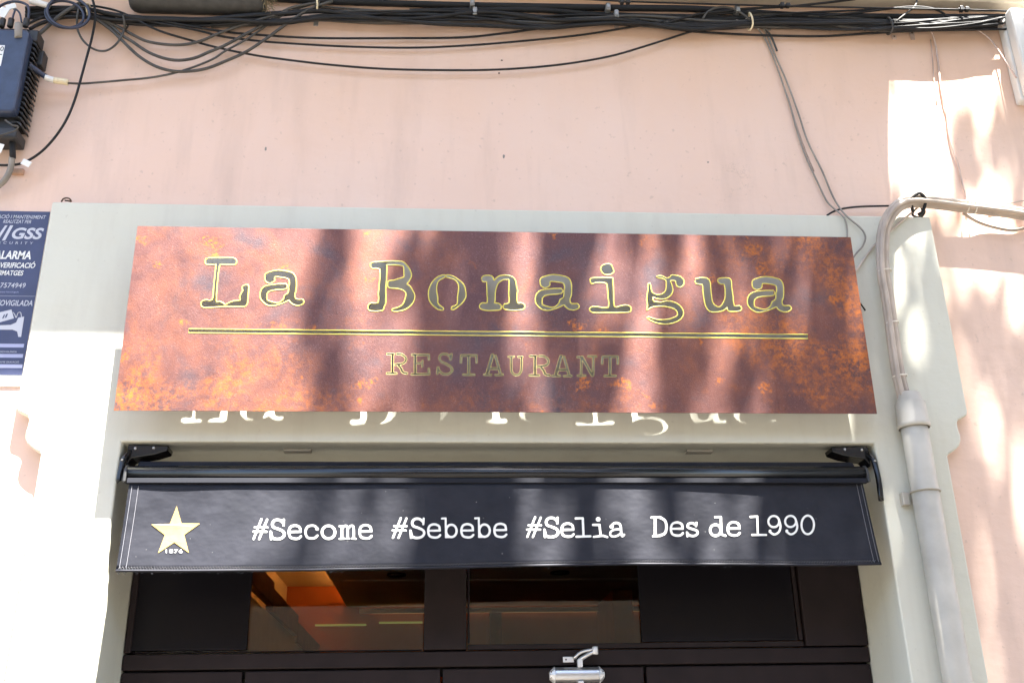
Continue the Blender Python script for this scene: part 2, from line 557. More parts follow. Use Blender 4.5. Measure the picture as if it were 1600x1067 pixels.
# ------------------------------------------------------------------ room behind the glass
room = empty('dining_room', (XC, 3, 0))
tag(room, kind='structure')
ZC = 2.87
def slab(name, x0, x1, y0, y1, z0, z1, m, bev=.003): return box(name, x0, x1, y0, y1, z0, z1, m, room, bev)
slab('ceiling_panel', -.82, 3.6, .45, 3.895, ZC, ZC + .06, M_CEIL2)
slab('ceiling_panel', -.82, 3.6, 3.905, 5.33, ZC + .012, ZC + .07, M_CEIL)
slab('ceiling_batten', -.745, 3.6, 3.88, 3.92, ZC - .012, ZC + .02, M_CEIL2)
slab('back_wall', -1.9, 3.7, 5.33, 5.45, 0, 3.2, M_BACKWALL)
slab('roof_slab', -1.9, 3.8, .40, 5.5, 3.13, 3.3, M_CEIL)
slab('picture_rail', -.7, 3.5, 5.20, 5.225, ZC - .06, ZC - .022, M_CEIL2)
slab('side_wall', -1.12, -1.0, .5, 5.33, 0, 2.42, M_INCREAM)
slab('cove_wall', -1.42, -1.34, .5, 5.33, 2.3, 3.06, M_CEIL2)
slab('floor', -1.7, 3.7, .36, 5.4, .005, .02, M_WOOD)
slab('cove_ceiling', -1.6, -.5, .45, 5.33, 3.06, 3.12, M_CEIL2)
slab('side_wall', 3.5, 3.6, .5, 5.33, 0, 3.12, M_CEIL2)
slab('glow_strip', -.6, 3.4, 5.29, 5.31, ZC - .050, ZC - .042, M_BACKFILL)  # hidden glow added to warm the dark ceiling at the back
for y0, y1, z0, z1 in ((.5, 2.35, 2.47, 2.60), (2.35, 3.5, 2.43, 2.565), (3.5, 4.9, 2.38, 2.52)):
    slab('fascia', -1.03, -.985, y0, y1 - .004, z0, z1, M_WOOD)
slab('pier', 1.36, 1.52, 4.4, 5.32, 0, ZC - .003, M_BACKWALL)
slab('glow_strip', -.72, -.68, .8, 5.2, 2.945, 2.965, M_LED)
slab('outer_wall', -1.80, -1.66, .40, 5.4, 0, 3.12, M_INCREAM)
slab('front_return', -1.66, -1.243, .37, .44, 0, 3.12, M_INCREAM)
slab('front_return', XC + OX + .002, 3.6, .37, .44, 0, 3.12, M_INCREAM)
slab('front_lintel', -1.243, XC + OX, .43, .47, OZ + .02, 3.12, M_INCREAM)
slab('back_cabinet', .42, .52, 5.22, 5.33, 2.2, ZC - .05, M_WOOD)
a, b = at(500, 975, 5.3), at(572, 977, 5.3)
def back_at(px, py):
    return at(px, py, 5.29)
for x0, x1, y in ((492, 572, 976), (592, 660, 972)):
    p0, p1 = back_at(x0, y), back_at(x1, y)
    slab('glow_streak', p0.x, p1.x, 5.29, 5.325, p0.z - .007, p0.z + .007, M_STREAK)  # glowing strip painted in for a green-yellow streak of light
for px, py in ((620, 896), (875, 893)):
    d = ray(px, py)
    c = CAM + d * ((ZC - CAM.z) / d.z)
    dl = empty('downlight', c)
    tag(dl, 'dark recessed ceiling downlight seen through the left pane' if px < 700 else
        'dark recessed ceiling downlight seen through the right pane', 'downlight', 'ceiling downlights inside')
    vs, fs = tube_mesh(catmull([c + Vector((.062 * math.cos(t), .062 * math.sin(t), -.004)) for t in [k * math.pi / 6 for k in range(12)]], 2, True), .010, 6, True)
    mesh('trim_ring', vs, fs, M_INK, dl, True)
    cyl('lamp', c + Vector((0, 0, -.004)), c + Vector((0, 0, .01)), .035, M_CLIP, dl, 14)

# ------------------------------------------------------------------ door and glazed screen
XL, XR = XC - OX, XC + OX
dr = empty('entrance_door', (XC, YD, 0))
tag(dr, 'dark brown timber entrance with double door and glazed transom under the awning', 'door')
E_ = .003
def bar(name, x0, x1, z0, z1, y0=YD, y1=YD + .07, m=None, bev=.004):
    return box(name, x0 + E_, x1 - E_, y0, y1, z0 + E_, z1 - E_, m or M_FRAME, dr, bev)
zt0, zt1 = 1.995, 2.42       # glazed transom
bar('backing_frame', XL, XR, 1.90, 2.0, YD + .045, YD + .10, M_GAP)
bar('head_rail', XL, XR, zt1, OZ + .02)
bar('transom_rail', XL, XR, 1.93, zt0)
bar('mullion', -.072, .104, zt0, zt1, YD - .012)
bar('side_post', XL, -1.21, zt0, zt1)
bar('side_post', 1.485, XR, zt0, zt1, YD - .006)
for x0, x1 in ((-1.21, -.072), (.104, 1.485)):
    g = box('glass_pane', x0, x1, YD + .030, YD + .036, zt0, zt1, M_GLASS, dr)
# glazing beads
for x0, x1, z0, z1 in ((.104, 1.485, zt0, zt0 + .026), (.104, .118, zt0 + .026, zt1), (1.462, 1.485, zt0 + .026, zt1)):
    bar('glazing_bead', x0, x1, z0, z1, YD + .008, YD + .029, bev=.003)
bar('glazing_bead', -1.21, -.072, zt0, zt0 + .010, YD + .012, YD + .029, bev=.002)
# blacked-out stretches of the transom
box('blackout_panel', -1.215, -.768, YD + .008, YD + .028, zt0 + .012, zt1, M_FILM, dr)
box('blackout_panel', .815, 1.46, YD + .012, YD + .028, zt0 + .028, zt1, M_FILM, dr)
# leaves and side panels below
def leaf(x0, x1, name='door_leaf'):
    o = box(name, x0 + .004, x1 - .004, YD + .006, YD + .055, .02, 1.925, M_FRAME, dr, .004)
    return o
leaf(-.768, .002); leaf(.004, .816)
leaf(XL, -.772, 'side_panel'); leaf(.820, XR, 'side_panel')

# door closer on the right-hand leaf
p0, p1 = at(868, 1055, .30), at(938, 1051, .30)
zc_ = (p0.z + p1.z) / 2
x0, x1 = p0.x, p1.x
dc = empty('door_closer', ((x0 + x1) / 2, YD, zc_))
tag(dc, 'silver overhead door closer with folded arm on the dark brown door', 'door closer')
yc = YD + .006
oct_ = [(yc, zc_ - .030), (yc - .030, zc_ - .030), (yc - .046, zc_ - .018), (yc - .050, zc_), (yc - .046, zc_ + .018), (yc - .030, zc_ + .030), (yc, zc_ + .030)]
prism_x('body', oct_, x0, x1, M_STEEL, dc, .003, True)
for xa, xb in ((x0 - .020, x0), (x1, x1 + .020)):
    s = 1 if xa < x0 else -1
    bm = bmesh.new()
    tip = xa if s == 1 else xb
    bas = xb if s == 1 else xa
    A = [bm.verts.new((bas, y, zc_ + (z - zc_) * 1.12)) for y, z in oct_]
    B = [bm.verts.new((tip, yc + (y - yc) * .8, zc_ + (z - zc_) * .45)) for y, z in oct_]
    bm.faces.new(A); bm.faces.new(B[::-1])
    for i in range(7): bm.faces.new((A[i], A[(i + 1) % 7], B[(i + 1) % 7], B[i]))
    e = bm_obj('end_cap', bm, M_STEELLIGHT, dc)
    cyl('screw', (tip + s * .008, yc - .036, zc_ + .011), (tip + s * .006, yc - .041, zc_ + .011), .003, M_INK, dc, 8)
    cyl('screw', (tip + s * .008, yc - .036, zc_ - .009), (tip + s * .006, yc - .041, zc_ - .009), .003, M_INK, dc, 8)
xm = (x0 + x1) / 2 + .012
box('spindle_cap', xm - .011, xm + .011, yc - .052, yc - .02, zc_ - .044, zc_ - .024, M_STEELLIGHT, dc, .003)
box('spindle', xm - .010, xm + .010, yc - .050, yc - .022, zc_ + .028, zc_ + .060, M_STEELLIGHT, dc, .003)
ea = at(930, 1016, .295)
eb = at(888, 1030, .345)
tube('lower_arm', [(xm, yc - .036, zc_ + .058), ((xm + ea.x) / 2, .30, (zc_ + .058 + ea.z) / 2), ea], .008, M_STEEL, dc, 8, 3)
tube('upper_arm', [ea + Vector((0, 0, .006)), (ea + eb) / 2 + Vector((0, 0, .012)), eb + Vector((.02, -.01, .002))], .0075, M_STEEL, dc, 8, 3)
cyl('elbow', ea + Vector((0, 0, -.014)), ea + Vector((0, 0, .016)), .012, M_STEELLIGHT, dc, 12)
box('bracket', eb.x - .022, eb.x + .022, YD - .012, YD + .004, eb.z - .011, eb.z + .011, M_STEELLIGHT, dc, .002)
cyl('screw', (eb.x - .010, YD - .013, eb.z), (eb.x - .010, YD - .010, eb.z), .004, M_INK, dc, 8)

# ------------------------------------------------------------------ outlines from strokes (typewriter letters)
def sd_strokes(strokes, h, margin):
    pts = np.array([q for s in strokes for q in s[0]], float)
    mr = max(s[1] for s in strokes) + margin
    x0, y0 = pts.min(0) - mr
    x1, y1 = pts.max(0) + mr
    xs = np.arange(x0, x1 + h, h); ys = np.arange(y0, y1 + h, h)
    X, Y = np.meshgrid(xs, ys)
    D = np.full(X.shape, 1e9)
    for pl, r in strokes:
        pl = np.array(pl, float)
        if len(pl) == 1:
            D = np.minimum(D, np.hypot(X - pl[0, 0], Y - pl[0, 1]) - r)
        for a, b in zip(pl[:-1], pl[1:]):
            d = b - a
            t = np.clip(((X - a[0]) * d[0] + (Y - a[1]) * d[1]) / max(1e-9, d @ d), 0, 1)
            D = np.minimum(D, np.hypot(X - a[0] - t * d[0], Y - a[1] - t * d[1]) - r)
    return xs, ys, D

def contours(xs, ys, D):
    """Closed outlines of D = 0 (marching squares)."""
    ny, nx = D.shape
    nxt = {}
    def ex(i, j):      # crossing on the edge (i,j)-(i,j+1)
        a, b = D[i, j], D[i, j + 1]; t = a / (a - b)
        return (xs[j] + t * (xs[j + 1] - xs[j]), ys[i])
    def ey(i, j):
        a, b = D[i, j], D[i + 1, j]; t = a / (a - b)
        return (xs[j], ys[i] + t * (ys[i + 1] - ys[i]))
    pos = {}
    inside = D < 0
    code = inside[:-1, :-1] * 1 + inside[:-1, 1:] * 2 + inside[1:, 1:] * 4 + inside[1:, :-1] * 8
    tab = {1: [('L', 'B')], 2: [('B', 'R')], 3: [('L', 'R')], 4: [('R', 'T')], 5: [('L', 'B'), ('R', 'T')], 6: [('B', 'T')], 7: [('L', 'T')],
           8: [('T', 'L')], 9: [('T', 'B')], 10: [('B', 'R'), ('T', 'L')], 11: [('T', 'R')], 12: [('R', 'L')], 13: [('R', 'B')], 14: [('B', 'L')]}
    for i, j in zip(*np.nonzero((code > 0) & (code < 15))):
        for a, b in tab[int(code[i, j])]:
            ks = []
            for e in (a, b):
                if e == 'B': k = ('x', i, j); pos.setdefault(k, ex(i, j))
                elif e == 'T': k = ('x', i + 1, j); pos.setdefault(k, ex(i + 1, j))
                elif e == 'L': k = ('y', i, j); pos.setdefault(k, ey(i, j))
                else: k = ('y', i, j + 1); pos.setdefault(k, ey(i, j + 1))
                ks.append(k)
            nxt[ks[0]] = ks[1]
    loops = []
    while nxt:
        s = next(iter(nxt)); lp = []
        k = s
        while k in nxt:
            lp.append(pos[k]); k2 = nxt.pop(k); k = k2
        if len(lp) > 5: loops.append(lp)
    return loops

def ellipse(cx, cy, rx, ry, n=28):
    return [(cx + rx * math.cos(2 * math.pi * k / n), cy + ry * math.sin(2 * math.pi * k / n)) for k in range(n + 1)]

def smooth2(pl, sub=4):
    return [(v.x, v.y) for v in catmull([Vector((x, y, 0)) for x, y in pl], sub)]

def fill_mesh(name, loops, extrude=0.0):
    """Flat or extruded fill of nested outlines in the local x, y plane."""
    cu = bpy.data.curves.new(name, 'CURVE')
    cu.dimensions = '2D'
    cu.fill_mode = 'BOTH'
    cu.extrude = extrude
    for lp in loops:
        sp = cu.splines.new('POLY')
        sp.points.add(len(lp) - 1)
        for q, (x, y) in zip(sp.points, lp): q.co = (x, y, 0, 1)
        sp.use_cyclic_u = True
    o = bpy.data.objects.new(name, cu)
    col.objects.link(o)
    me = bpy.data.meshes.new_from_object(o.evaluated_get(bpy.context.evaluated_depsgraph_get()))
    bpy.data.objects.remove(o)
    bpy.data.curves.remove(cu)
    me.name = name
    me.materials.clear()
    return me

def text_mesh(name, body, size=1.0, bold=0.0, shear=0.0, spacing=1.0, align='LEFT'):
    cu = bpy.data.curves.new(name, 'FONT')
    cu.body = body; cu.size = size; cu.offset = bold; cu.shear = shear; cu.space_character = spacing
    cu.align_x = align
    cu.resolution_u = 4
    o = bpy.data.objects.new(name, cu)
    col.objects.link(o)
    me = bpy.data.meshes.new_from_object(o.evaluated_get(bpy.context.evaluated_depsgraph_get()))
    bpy.data.objects.remove(o)
    bpy.data.curves.remove(cu)
    me.name = name
    me.materials.clear()
    return me

# ------------------------------------------------------------------ the rusted steel sign
GB, GT = -.119, -.147                  # stand-off at the bottom and at the top
sb = Vector((-1.2480, GB, 2.838)); st = Vector((-1.2480, GT, 3.616))
SWID = 2.975
gu = Vector((1, 0, 0)); gv = (st - sb).normalized(); gn = gu.cross(gv)      # gn points to the street
SHGT = (st - sb).length
signM = Matrix(((gu.x, gv.x, gn.x, sb.x), (gu.y, gv.y, gn.y, sb.y), (gu.z, gv.z, gn.z, sb.z), (0, 0, 0, 1)))
def sign_uv(px, py):
    q = at_plane(px, py, sb, gn) - sb
    return q.dot(gu), q.dot(gv)
def zpts(pts, ox, oy, sc, dx=0, dy=0):
    return [sign_uv(ox + (x + dx) / sc, oy + (y + dy) / sc) for x, y in pts]

def grow(lp, d):
    n = len(lp); A = sum(lp[i][0] * lp[(i + 1) % n][1] - lp[(i + 1) % n][0] * lp[i][1] for i in range(n)); sg_ = 1 if A > 0 else -1
    out = []
    for i in range(n):
        a, b = Vector(lp[i - 1]), Vector(lp[(i + 1) % n]); t = (b - a).normalized()
        out.append((lp[i][0] + t.y * d * sg_, lp[i][1] - t.x * d * sg_))
    return out
gL = [(172,170),(178,130),(210,115),(460,110),(530,118),(550,140),(548,175),(525,188),(370,186),(340,205),(322,300),(308,450),(296,650),(340,655),(385,675),(415,698),(450,680),(520,650),(608,640),(600,600),(635,530),(640,510),(632,485),(645,460),(680,450),(702,465),(690,640),(680,690),(640,712),(420,710),(160,722),(125,705),(118,675),(135,650),(180,636),(262,634),(275,500),(292,330),(305,200),(290,190),(190,185)]
ga = [(915,350),(925,310),(980,285),(1080,265),(1230,290),(1280,330),(1298,400),(1295,520),(1278,560),(1290,620),(1345,630),(1375,628),(1395,655),(1380,680),(1330,697),(1270,685),(1230,655),(1210,632),(1150,660),(1080,685),(1000,702),(930,685),(880,640),(858,600),(862,530),(900,475),(980,450),(1175,437),(1175,490),(1060,500),(980,515),(935,550),(932,630),(975,655),(1060,675),(1110,660),(1150,620),(1165,575),(1210,545),(1213,470),(1222,440),(1212,370),(1140,348),(1035,340),(1030,385),(1000,412),(960,418),(925,395)]
gB = [(155,205),(165,175),(200,165),(330,155),(480,152),(550,158),(590,190),(630,240),(655,300),(655,340),(630,395),(600,435),(640,460),(675,520),(700,580),(680,660),(620,725),(560,755),(480,770),(425,765),(430,750),(500,730),(560,690),(590,620),(600,550),(570,510),(500,485),(385,475),(372,440),(380,400),(450,390),(560,355),(575,340),(572,225),(545,200),(480,190),(365,190),(350,210),(345,380),(335,500),(338,660),(318,710),(298,760),(160,765),(125,740),(130,700),(165,675),(255,670),(255,550),(270,400),(270,245),(180,235)]
go1 = [(1080,324),(1000,345),(930,410),(890,490),(882,560),(895,640),(940,700),(1000,745),(1055,752),(1058,735),(1010,700),(985,660),(988,600),(972,520),(977,430),(1010,380),(1080,343)]
go2 = [(1104,322),(1180,340),(1250,385),(1310,440),(1330,500),(1340,580),(1325,620),(1280,680),(1190,748),(1165,742),(1178,720),(1240,690),(1245,600),(1260,470),(1240,410),(1190,365),(1104,343)]
gn_ = [(105,370),(115,345),(150,330),(220,335),(245,370),(256,395),(300,350),(350,332),(430,330),(490,355),(520,400),(530,470),(545,520),(535,560),(540,670),(590,675),(625,690),(632,720),(615,745),(540,755),(430,752),(385,740),(372,715),(395,685),(450,670),(445,560),(448,390),(420,375),(370,375),(310,410),(280,470),(265,540),(262,640),(258,670),(310,680),(340,705),(338,735),(310,752),(180,757),(110,745),(82,725),(85,690),(120,672),(175,668),(175,560),(170,440),(165,400),(120,398)]
gidot = [(312,250),(330,210),(370,190),(430,190),(445,220),(465,270),(455,295),(415,312),(370,312),(335,290)]
gi = [(182,390),(195,365),(300,360),(440,362),(455,380),(462,550),(470,715),(540,718),(600,702),(650,705),(680,730),(680,755),(650,780),(400,785),(210,785),(172,745),(210,720),(280,725),(410,730),(405,600),(395,460),(370,418),(300,408),(235,412),(195,428)]
gg = [(1000,345),(1040,335),(1090,345),(1130,365),(1175,352),(1190,330),(1230,328),(1310,350),(1345,400),(1335,445),(1300,468),(1265,455),(1250,420),(1245,390),(1190,385),(1170,395),(1190,440),(1205,510),(1180,570),(1120,610),(1040,615),(975,598),(955,605),(965,655),(1010,660),(1060,668),(1130,648),(1210,660),(1285,700),(1330,760),(1335,820),(1300,870),(1250,900),(1160,925),(1040,922),(960,895),(895,858),(905,850),(980,875),(1060,885),(1150,880),(1230,855),(1270,830),(1268,780),(1230,740),(1150,715),(1070,705),(990,708),(930,725),(885,758),(900,700),(888,630),(895,570),(905,500),(905,440),(915,425),(930,470),(940,530),(985,565),(1050,570),(1105,545),(1130,500),(1132,430),(1125,385),(1080,360)]
gu_ = [(220,290),(350,283),(385,320),(395,370),(400,450),(412,540),(430,600),(485,642),(530,635),(570,580),(590,500),(580,360),(535,350),(500,325),(500,295),(540,283),(630,285),(655,320),(660,400),(675,500),(690,625),(760,630),(782,655),(765,685),(640,692),(615,670),(610,640),(560,680),(470,697),(390,690),(345,630),(325,540),(310,430),(300,355),(222,348)]
title = [zpts(gL, 300, 390, 8), zpts(ga, 300, 390, 8), zpts(gB, 560, 390, 8), zpts(go1, 560, 390, 8), zpts(go2, 560, 390, 8),
         zpts(gn_, 740, 390, 8), zpts(ga, 740, 390, 8, -80, 55), zpts(gidot, 900, 390, 8), zpts(gi, 900, 390, 8),
         zpts(gg, 900, 390, 8), zpts(gu_, 1060, 400, 8), zpts(ga, 1060, 400, 8, 10, 0)]
title = [grow(lp, .0022) for lp in title]
slot = [sign_uv(295, 514.2), sign_uv(700, 517.6), sign_uv(1262, 522.8), sign_uv(1262, 529.3), sign_uv(700, 523.8), sign_uv(295, 520.4)]
hw = 12
tR = [([(122,148),(200,150)],hw),([(187,150),(185,385)],hw+3),([(118,389),(235,389)],hw),(smooth2([(240,146),(300,152),(348,190),(352,228),(315,265),(215,280)]),hw),(smooth2([(262,292),(295,330),(312,372),(365,388)]),hw+2)]
tE = [([(430,157),(640,157),(642,215)],hw),([(470,157),(470,400)],hw+3),([(427,401),(645,396),(640,330)],hw),([(480,262),(550,262)],hw-1),([(562,232),(556,305)],hw-2)]
tS = [([(922,152),(910,212)],hw+3),(smooth2([(905,180),(862,148),(800,152),(772,195),(795,240),(860,272),(918,310),(930,358),(880,396),(820,396),(778,362),(756,315)]),hw),([(756,315),(748,388)],hw+2)]
tT = [([(1040,252),(1046,165),(1235,165),(1236,252)],hw),([(1140,165),(1138,400)],hw+3),([(1072,404),(1210,404)],hw)]
tA = [([(1435,162),(1370,392)],hw+7),([(1472,170),(1535,392)],hw+2),([(1400,328),(1510,328)],hw+2),([(1332,404),(1418,406)],hw),([(1474,408),(1565,404)],hw)]
tU = [([(115,180),(185,180)],hw-2),(smooth2([(150,180),(151,330),(166,385),(212,410),(258,388),(277,330),(280,182)]),hw),([(236,182),(290,182)],hw-2)]
tN = [([(978,186),(1028,184)],hw),([(1027,186),(1022,412)],hw-1),([(984,416),(1074,416)],hw),([(1034,184),(1162,412)],hw+3),([(1176,178),(1172,412)],hw),([(1112,176),(1212,177)],hw)]
def sub_letter(strokes, ox, dx=0, dy=0, h=3.2):
    st_ = [([(x + dx, y + dy) for x, y in pl], r) for pl, r in strokes]
    out = []
    for lp in contours(*sd_strokes(st_, h, 10)):
        out.append([sign_uv(ox + x / 8, 535 + y / 8) for x, y in lp])
    return out
subs = [sub_letter(tR, 590), sub_letter(tE, 590), sub_letter(tS, 590), sub_letter(tT, 590), sub_letter(tA, 590),
        sub_letter(tU, 780), sub_letter(tR, 780, 262, 25), sub_letter(tA, 780, -663, 14), sub_letter(tN, 780), sub_letter(tT, 780, 245, 14)]
rect = [(0, 0), (SWID, 0), (SWID - .006, SHGT), (.004, SHGT)]
sg = empty('restaurant_sign', sb)
tag(sg, 'rusted steel restaurant sign with yellow-edged cut-out lettering above the doorway', 'sign')
loops = [rect] + title + [slot] + [lp for s in subs for lp in s]
def sheet_mesh(name, outer, holes, th):
    """Sheet with cut-outs: constrained triangulation, front and back faces and the cut edges."""
    from mathutils.geometry import delaunay_2d_cdt
    pts, edges, lens = [], [], []
    for lp in [outer] + holes:
        n0 = len(pts); n = len(lp)
        pts += [Vector(q) for q in lp]
        edges += [(n0 + i, n0 + (i + 1) % n) for i in range(n)]
    ov, oe, of, *_ = delaunay_2d_cdt(pts, edges, [], 0, 1e-6)
    cen = np.array([[sum(ov[i].x for i in f) / len(f), sum(ov[i].y for i in f) / len(f)] for f in of])
    odd = np.zeros(len(of), int)
    for lp in holes:
        ins = np.zeros(len(of), bool)
        for i in range(len(lp)):
            (xa, ya), (xb, yb) = lp[i - 1], lp[i]
            if ya == yb: continue
            ins ^= ((ya > cen[:, 1]) != (yb > cen[:, 1])) & (cen[:, 0] < (xb - xa) * (cen[:, 1] - ya) / (yb - ya) + xa)
        odd += ins
    of = [f for f, o in zip(of, odd) if o % 2 == 0]
    nv = len(ov)
    V = [(v.x, v.y, th) for v in ov] + [(v.x, v.y, -th) for v in ov]
    F = [tuple(f) for f in of] + [tuple(nv + i for i in f)[::-1] for f in of]
    cnt = {}
    for f in of:
        for i in range(len(f)):
            e = (f[i], f[(i + 1) % len(f)])
            cnt[tuple(sorted(e))] = cnt.get(tuple(sorted(e)), []) + [e]
    for k, es in cnt.items():
        if len(es) == 1:
            a, b = es[0]; F.append((b, a, nv + a, nv + b))
    me = bpy.data.meshes.new(name); me.from_pydata(V, [], F); me.validate(); me.update()
    return me
pm = sheet_mesh('plate', rect, loops[1:], .0015)
pm.transform(signM)
pl_ = link('plate', pm, M_CORTEN, sg)
def rim(lp, r, m, sub):
    P = [Vector((x, y, .0012)) for x, y in lp]
    if sub > 1: P = catmull(P, sub, True)
    vs, fs = tube_mesh(P, r, 6, True)
    vs = [signM @ Vector((v.x, v.y, .0012 + (v.z - .0012) * .55)) for v in vs]
    return mesh('letter_rim', vs, fs, m, pl_, True)
for lp in title: rim(lp, .0026, M_RIM, 2)
rim(slot, .0023, M_RIM, 1).name = 'slot_rim'
for s in subs:
    for lp in s: rim(lp[::2], .0011, M_RIMDULL, 1)
for u, v in ((.10, .08), (1.0, .05), (2.0, .05), (2.88, .08), (.10, .70), (1.0, .72), (2.0, .72), (2.88, .70)):
    p_ = signM @ Vector((u, v, -.002))
    cyl('standoff', p_, (p_.x, .004, p_.z), .009, M_SCREW, sg, 10)

# ------------------------------------------------------------------ awning
aw = empty('awning', (XC, -.02, 2.60))
tag(aw, 'rolled black awning with a lettered valance and gold star over the door', 'awning')
VX0, VX1 = -1.180, 1.664
def yv(x, z):
    t = min(1, max(0, (x - .75) / .9)); t = t * t * (3 - 2 * t)
    u = (2.58 - z) / .33
    return -.044 + .013 * t + u * (.004 * math.sin(x * 5.1 + .7) + .0025 * math.sin(x * 13 + 2)) + .0012 * math.sin(x * 4 + z * 9) \
        - .010 * u * u + (.006 * math.sin((x - VX0) * 9) * max(0, 1 - (x - VX0) / .5) * math.sin(u * 4))
def zb(x):      # lower hem
    t = (x - VX0) / (VX1 - VX0)
    return 2.246 + .018 * t + .004 * math.sin(x * 3.1)
def ztop(x): return 2.574 + .010 * (x - VX0) / (VX1 - VX0)
nx_, nz_ = 150, 16
vs, fs = [], []
for i in range(nx_ + 1):
    x = VX0 + (VX1 - VX0) * i / nx_
    for j in range(nz_ + 1):
        z = ztop(x) + (zb(x) - ztop(x)) * j / nz_
        xx = x + (-.006 if i < 2 else .022 if i > nx_ - 2 else 0) * (j / nz_)
        vs.append((xx, yv(x, z), z))
for i in range(nx_):
    for j in range(nz_):
        a = i * (nz_ + 1) + j
        fs.append((a, a + 1, a + nz_ + 2, a + nz_ + 1))
val = mesh('valance', vs, fs, M_CANVAS, aw, True)
so = val.modifiers.new('solid', 'SOLIDIFY'); so.thickness = .0016; so.offset = -1
def val_xz(px, py):
    Y = -.045
    for _ in range(3):
        q = at(px, py, Y); Y = yv(q.x, q.z)
    return q.x, q.z
def on_valance(me, off=.0016):
    for v in me.vertices:
        x, z = v.co.x, v.co.y
        v.co = (x, yv(x, z) - off, z)
    return me
# hem band with zigzag stitch, side seams
N_ = 120
hem = tube('hem', [(VX0 - .006 + (VX1 - VX0 + .028) * i / N_, yv(VX0 + (VX1 - VX0) * i / N_, zb(VX0 + (VX1 - VX0) * i / N_)) + .0005,
                    zb(VX0 + (VX1 - VX0) * i / N_) - .002) for i in range(N_ + 1)], .0052, M_CANVAS, val, 6, 1)
M_THREAD = mat('grey_thread', (.17, .17, .19), .7)
zz = []
for i in range(560):
    x = VX0 + .002 + (VX1 - VX0 - .002) * i / 559
    z = zb(x) + (.013 if i % 2 else .004)
    zz.append(Vector((x, yv(x, z) - .0012, z)))
v_, f_ = tube_mesh(zz, .0009, 4)
mesh('hem_stitching', v_, f_, M_THREAD, val)
for dx in (.012, .036, VX1 - VX0 - .026, VX1 - VX0 - .008):
    x = VX0 + dx
    k = .006 if dx < 1 else -.0
    q = [Vector((x - .006 * t if dx < 1 else x + .02 * t, yv(x, ztop(x) + (zb(x) - ztop(x)) * t) - .0012, ztop(x) - .01 + (zb(x) - ztop(x) + .016) * t)) for t in [j / 14 for j in range(15)]]
    v_, f_ = tube_mesh(q, .0009, 4)
    mesh('side_stitching', v_, f_, M_THREAD, val)
# loose threads hanging from the hem
rt = random.Random(3)
vs, fs = [], []
for i in range(80):
    x = VX0 + (rt.random() ** 1.5) * (VX1 - VX0)
    z = zb(x) - .005
    y = yv(x, z)
    l = rt.uniform(.003, .011)
    P = [Vector((x, y, z)), Vector((x + rt.uniform(-.004, .004), y - .001, z - l * .6)), Vector((x + rt.uniform(-.008, .008), y - .002, z - l))]
    v_, f_ = tube_mesh(P, .0006, 3)
    n0 = len(vs); vs += v_; fs += [tuple(k + n0 for k in f) for f in f_]
fr = mesh('frayed_threads', vs, fs, M_CANVAS, val)
fr['kind'] = 'stuff'

# front bar
bz = 2.617
barprof = []
for k in range(20):
    a = 2 * math.pi * k / 20
    barprof.append((-.026 + .026 * math.cos(a), bz + .030 * math.sin(a)))
prism_x('front_bar', barprof, VX0 - .012, VX1 + .012, M_BLACKMETAL, aw, 0, True)
prism_x('bar_lip', [(-.052, 2.574), (-.040, 2.572), (-.036, 2.592), (-.050, 2.594)], VX0 - .008, VX1 + .010, M_LIP, aw, .002)
roll = []
for k in range(24):
    a = 2 * math.pi * k / 24
    roll.append((.045 + .047 * math.cos(a), 2.636 + .047 * math.sin(a)))
prism_x('fabric_roll', roll, VX0 + .01, VX1 - .01, M_CANVAS, aw, 0, True)
for s, xe in ((-1, VX0 - .012), (1, VX1 + .012)):
    prism_x('bar_end_cap', [(-.056, bz - .040), (-.052, bz + .012), (-.03, bz + .034), (.004, bz + .028), (.004, bz - .034)],
            min(xe, xe + s * .012), max(xe, xe + s * .012), M_FIN, aw, .004)
# wall brackets under the lintel, one at each end
for s, xe, x1 in ((-1, XL + .02, XL + .175), (1, XR - .02, XR - .175)):
    br = prism('bracket', [(xe, OZ - .004), (x1, OZ - .010), (x1 + s * .004, OZ - .030), (x1 + s * .05, OZ - .046), (xe + s * -.02, OZ - .06), (xe, OZ - .09)],
               .02, .10, M_BLACKMETAL, aw, .004)
    tube('side_arm', [(xe - s * .012, .03, OZ - .03), (xe + s * .004, .0, OZ - .07), (xe + s * .008, -.012, OZ - .15), (xe + s * .006, -.012, OZ - (.24 if s > 0 else .16))],
         .011, M_BLACKMETAL, aw, 8, 4)
    for k, (dx, dz) in enumerate(((.03, .022), (.10, .020))):
        cyl('bolt', (xe - s * dx, .020, OZ - dz), (xe - s * dx, .014, OZ - dz), .006, M_SCREW, br, 6)
    cyl('bolt', (xe + s * .004, -.011, OZ - .075), (xe + s * .004, -.018, OZ - .078), .005, M_SCREW, br, 6)
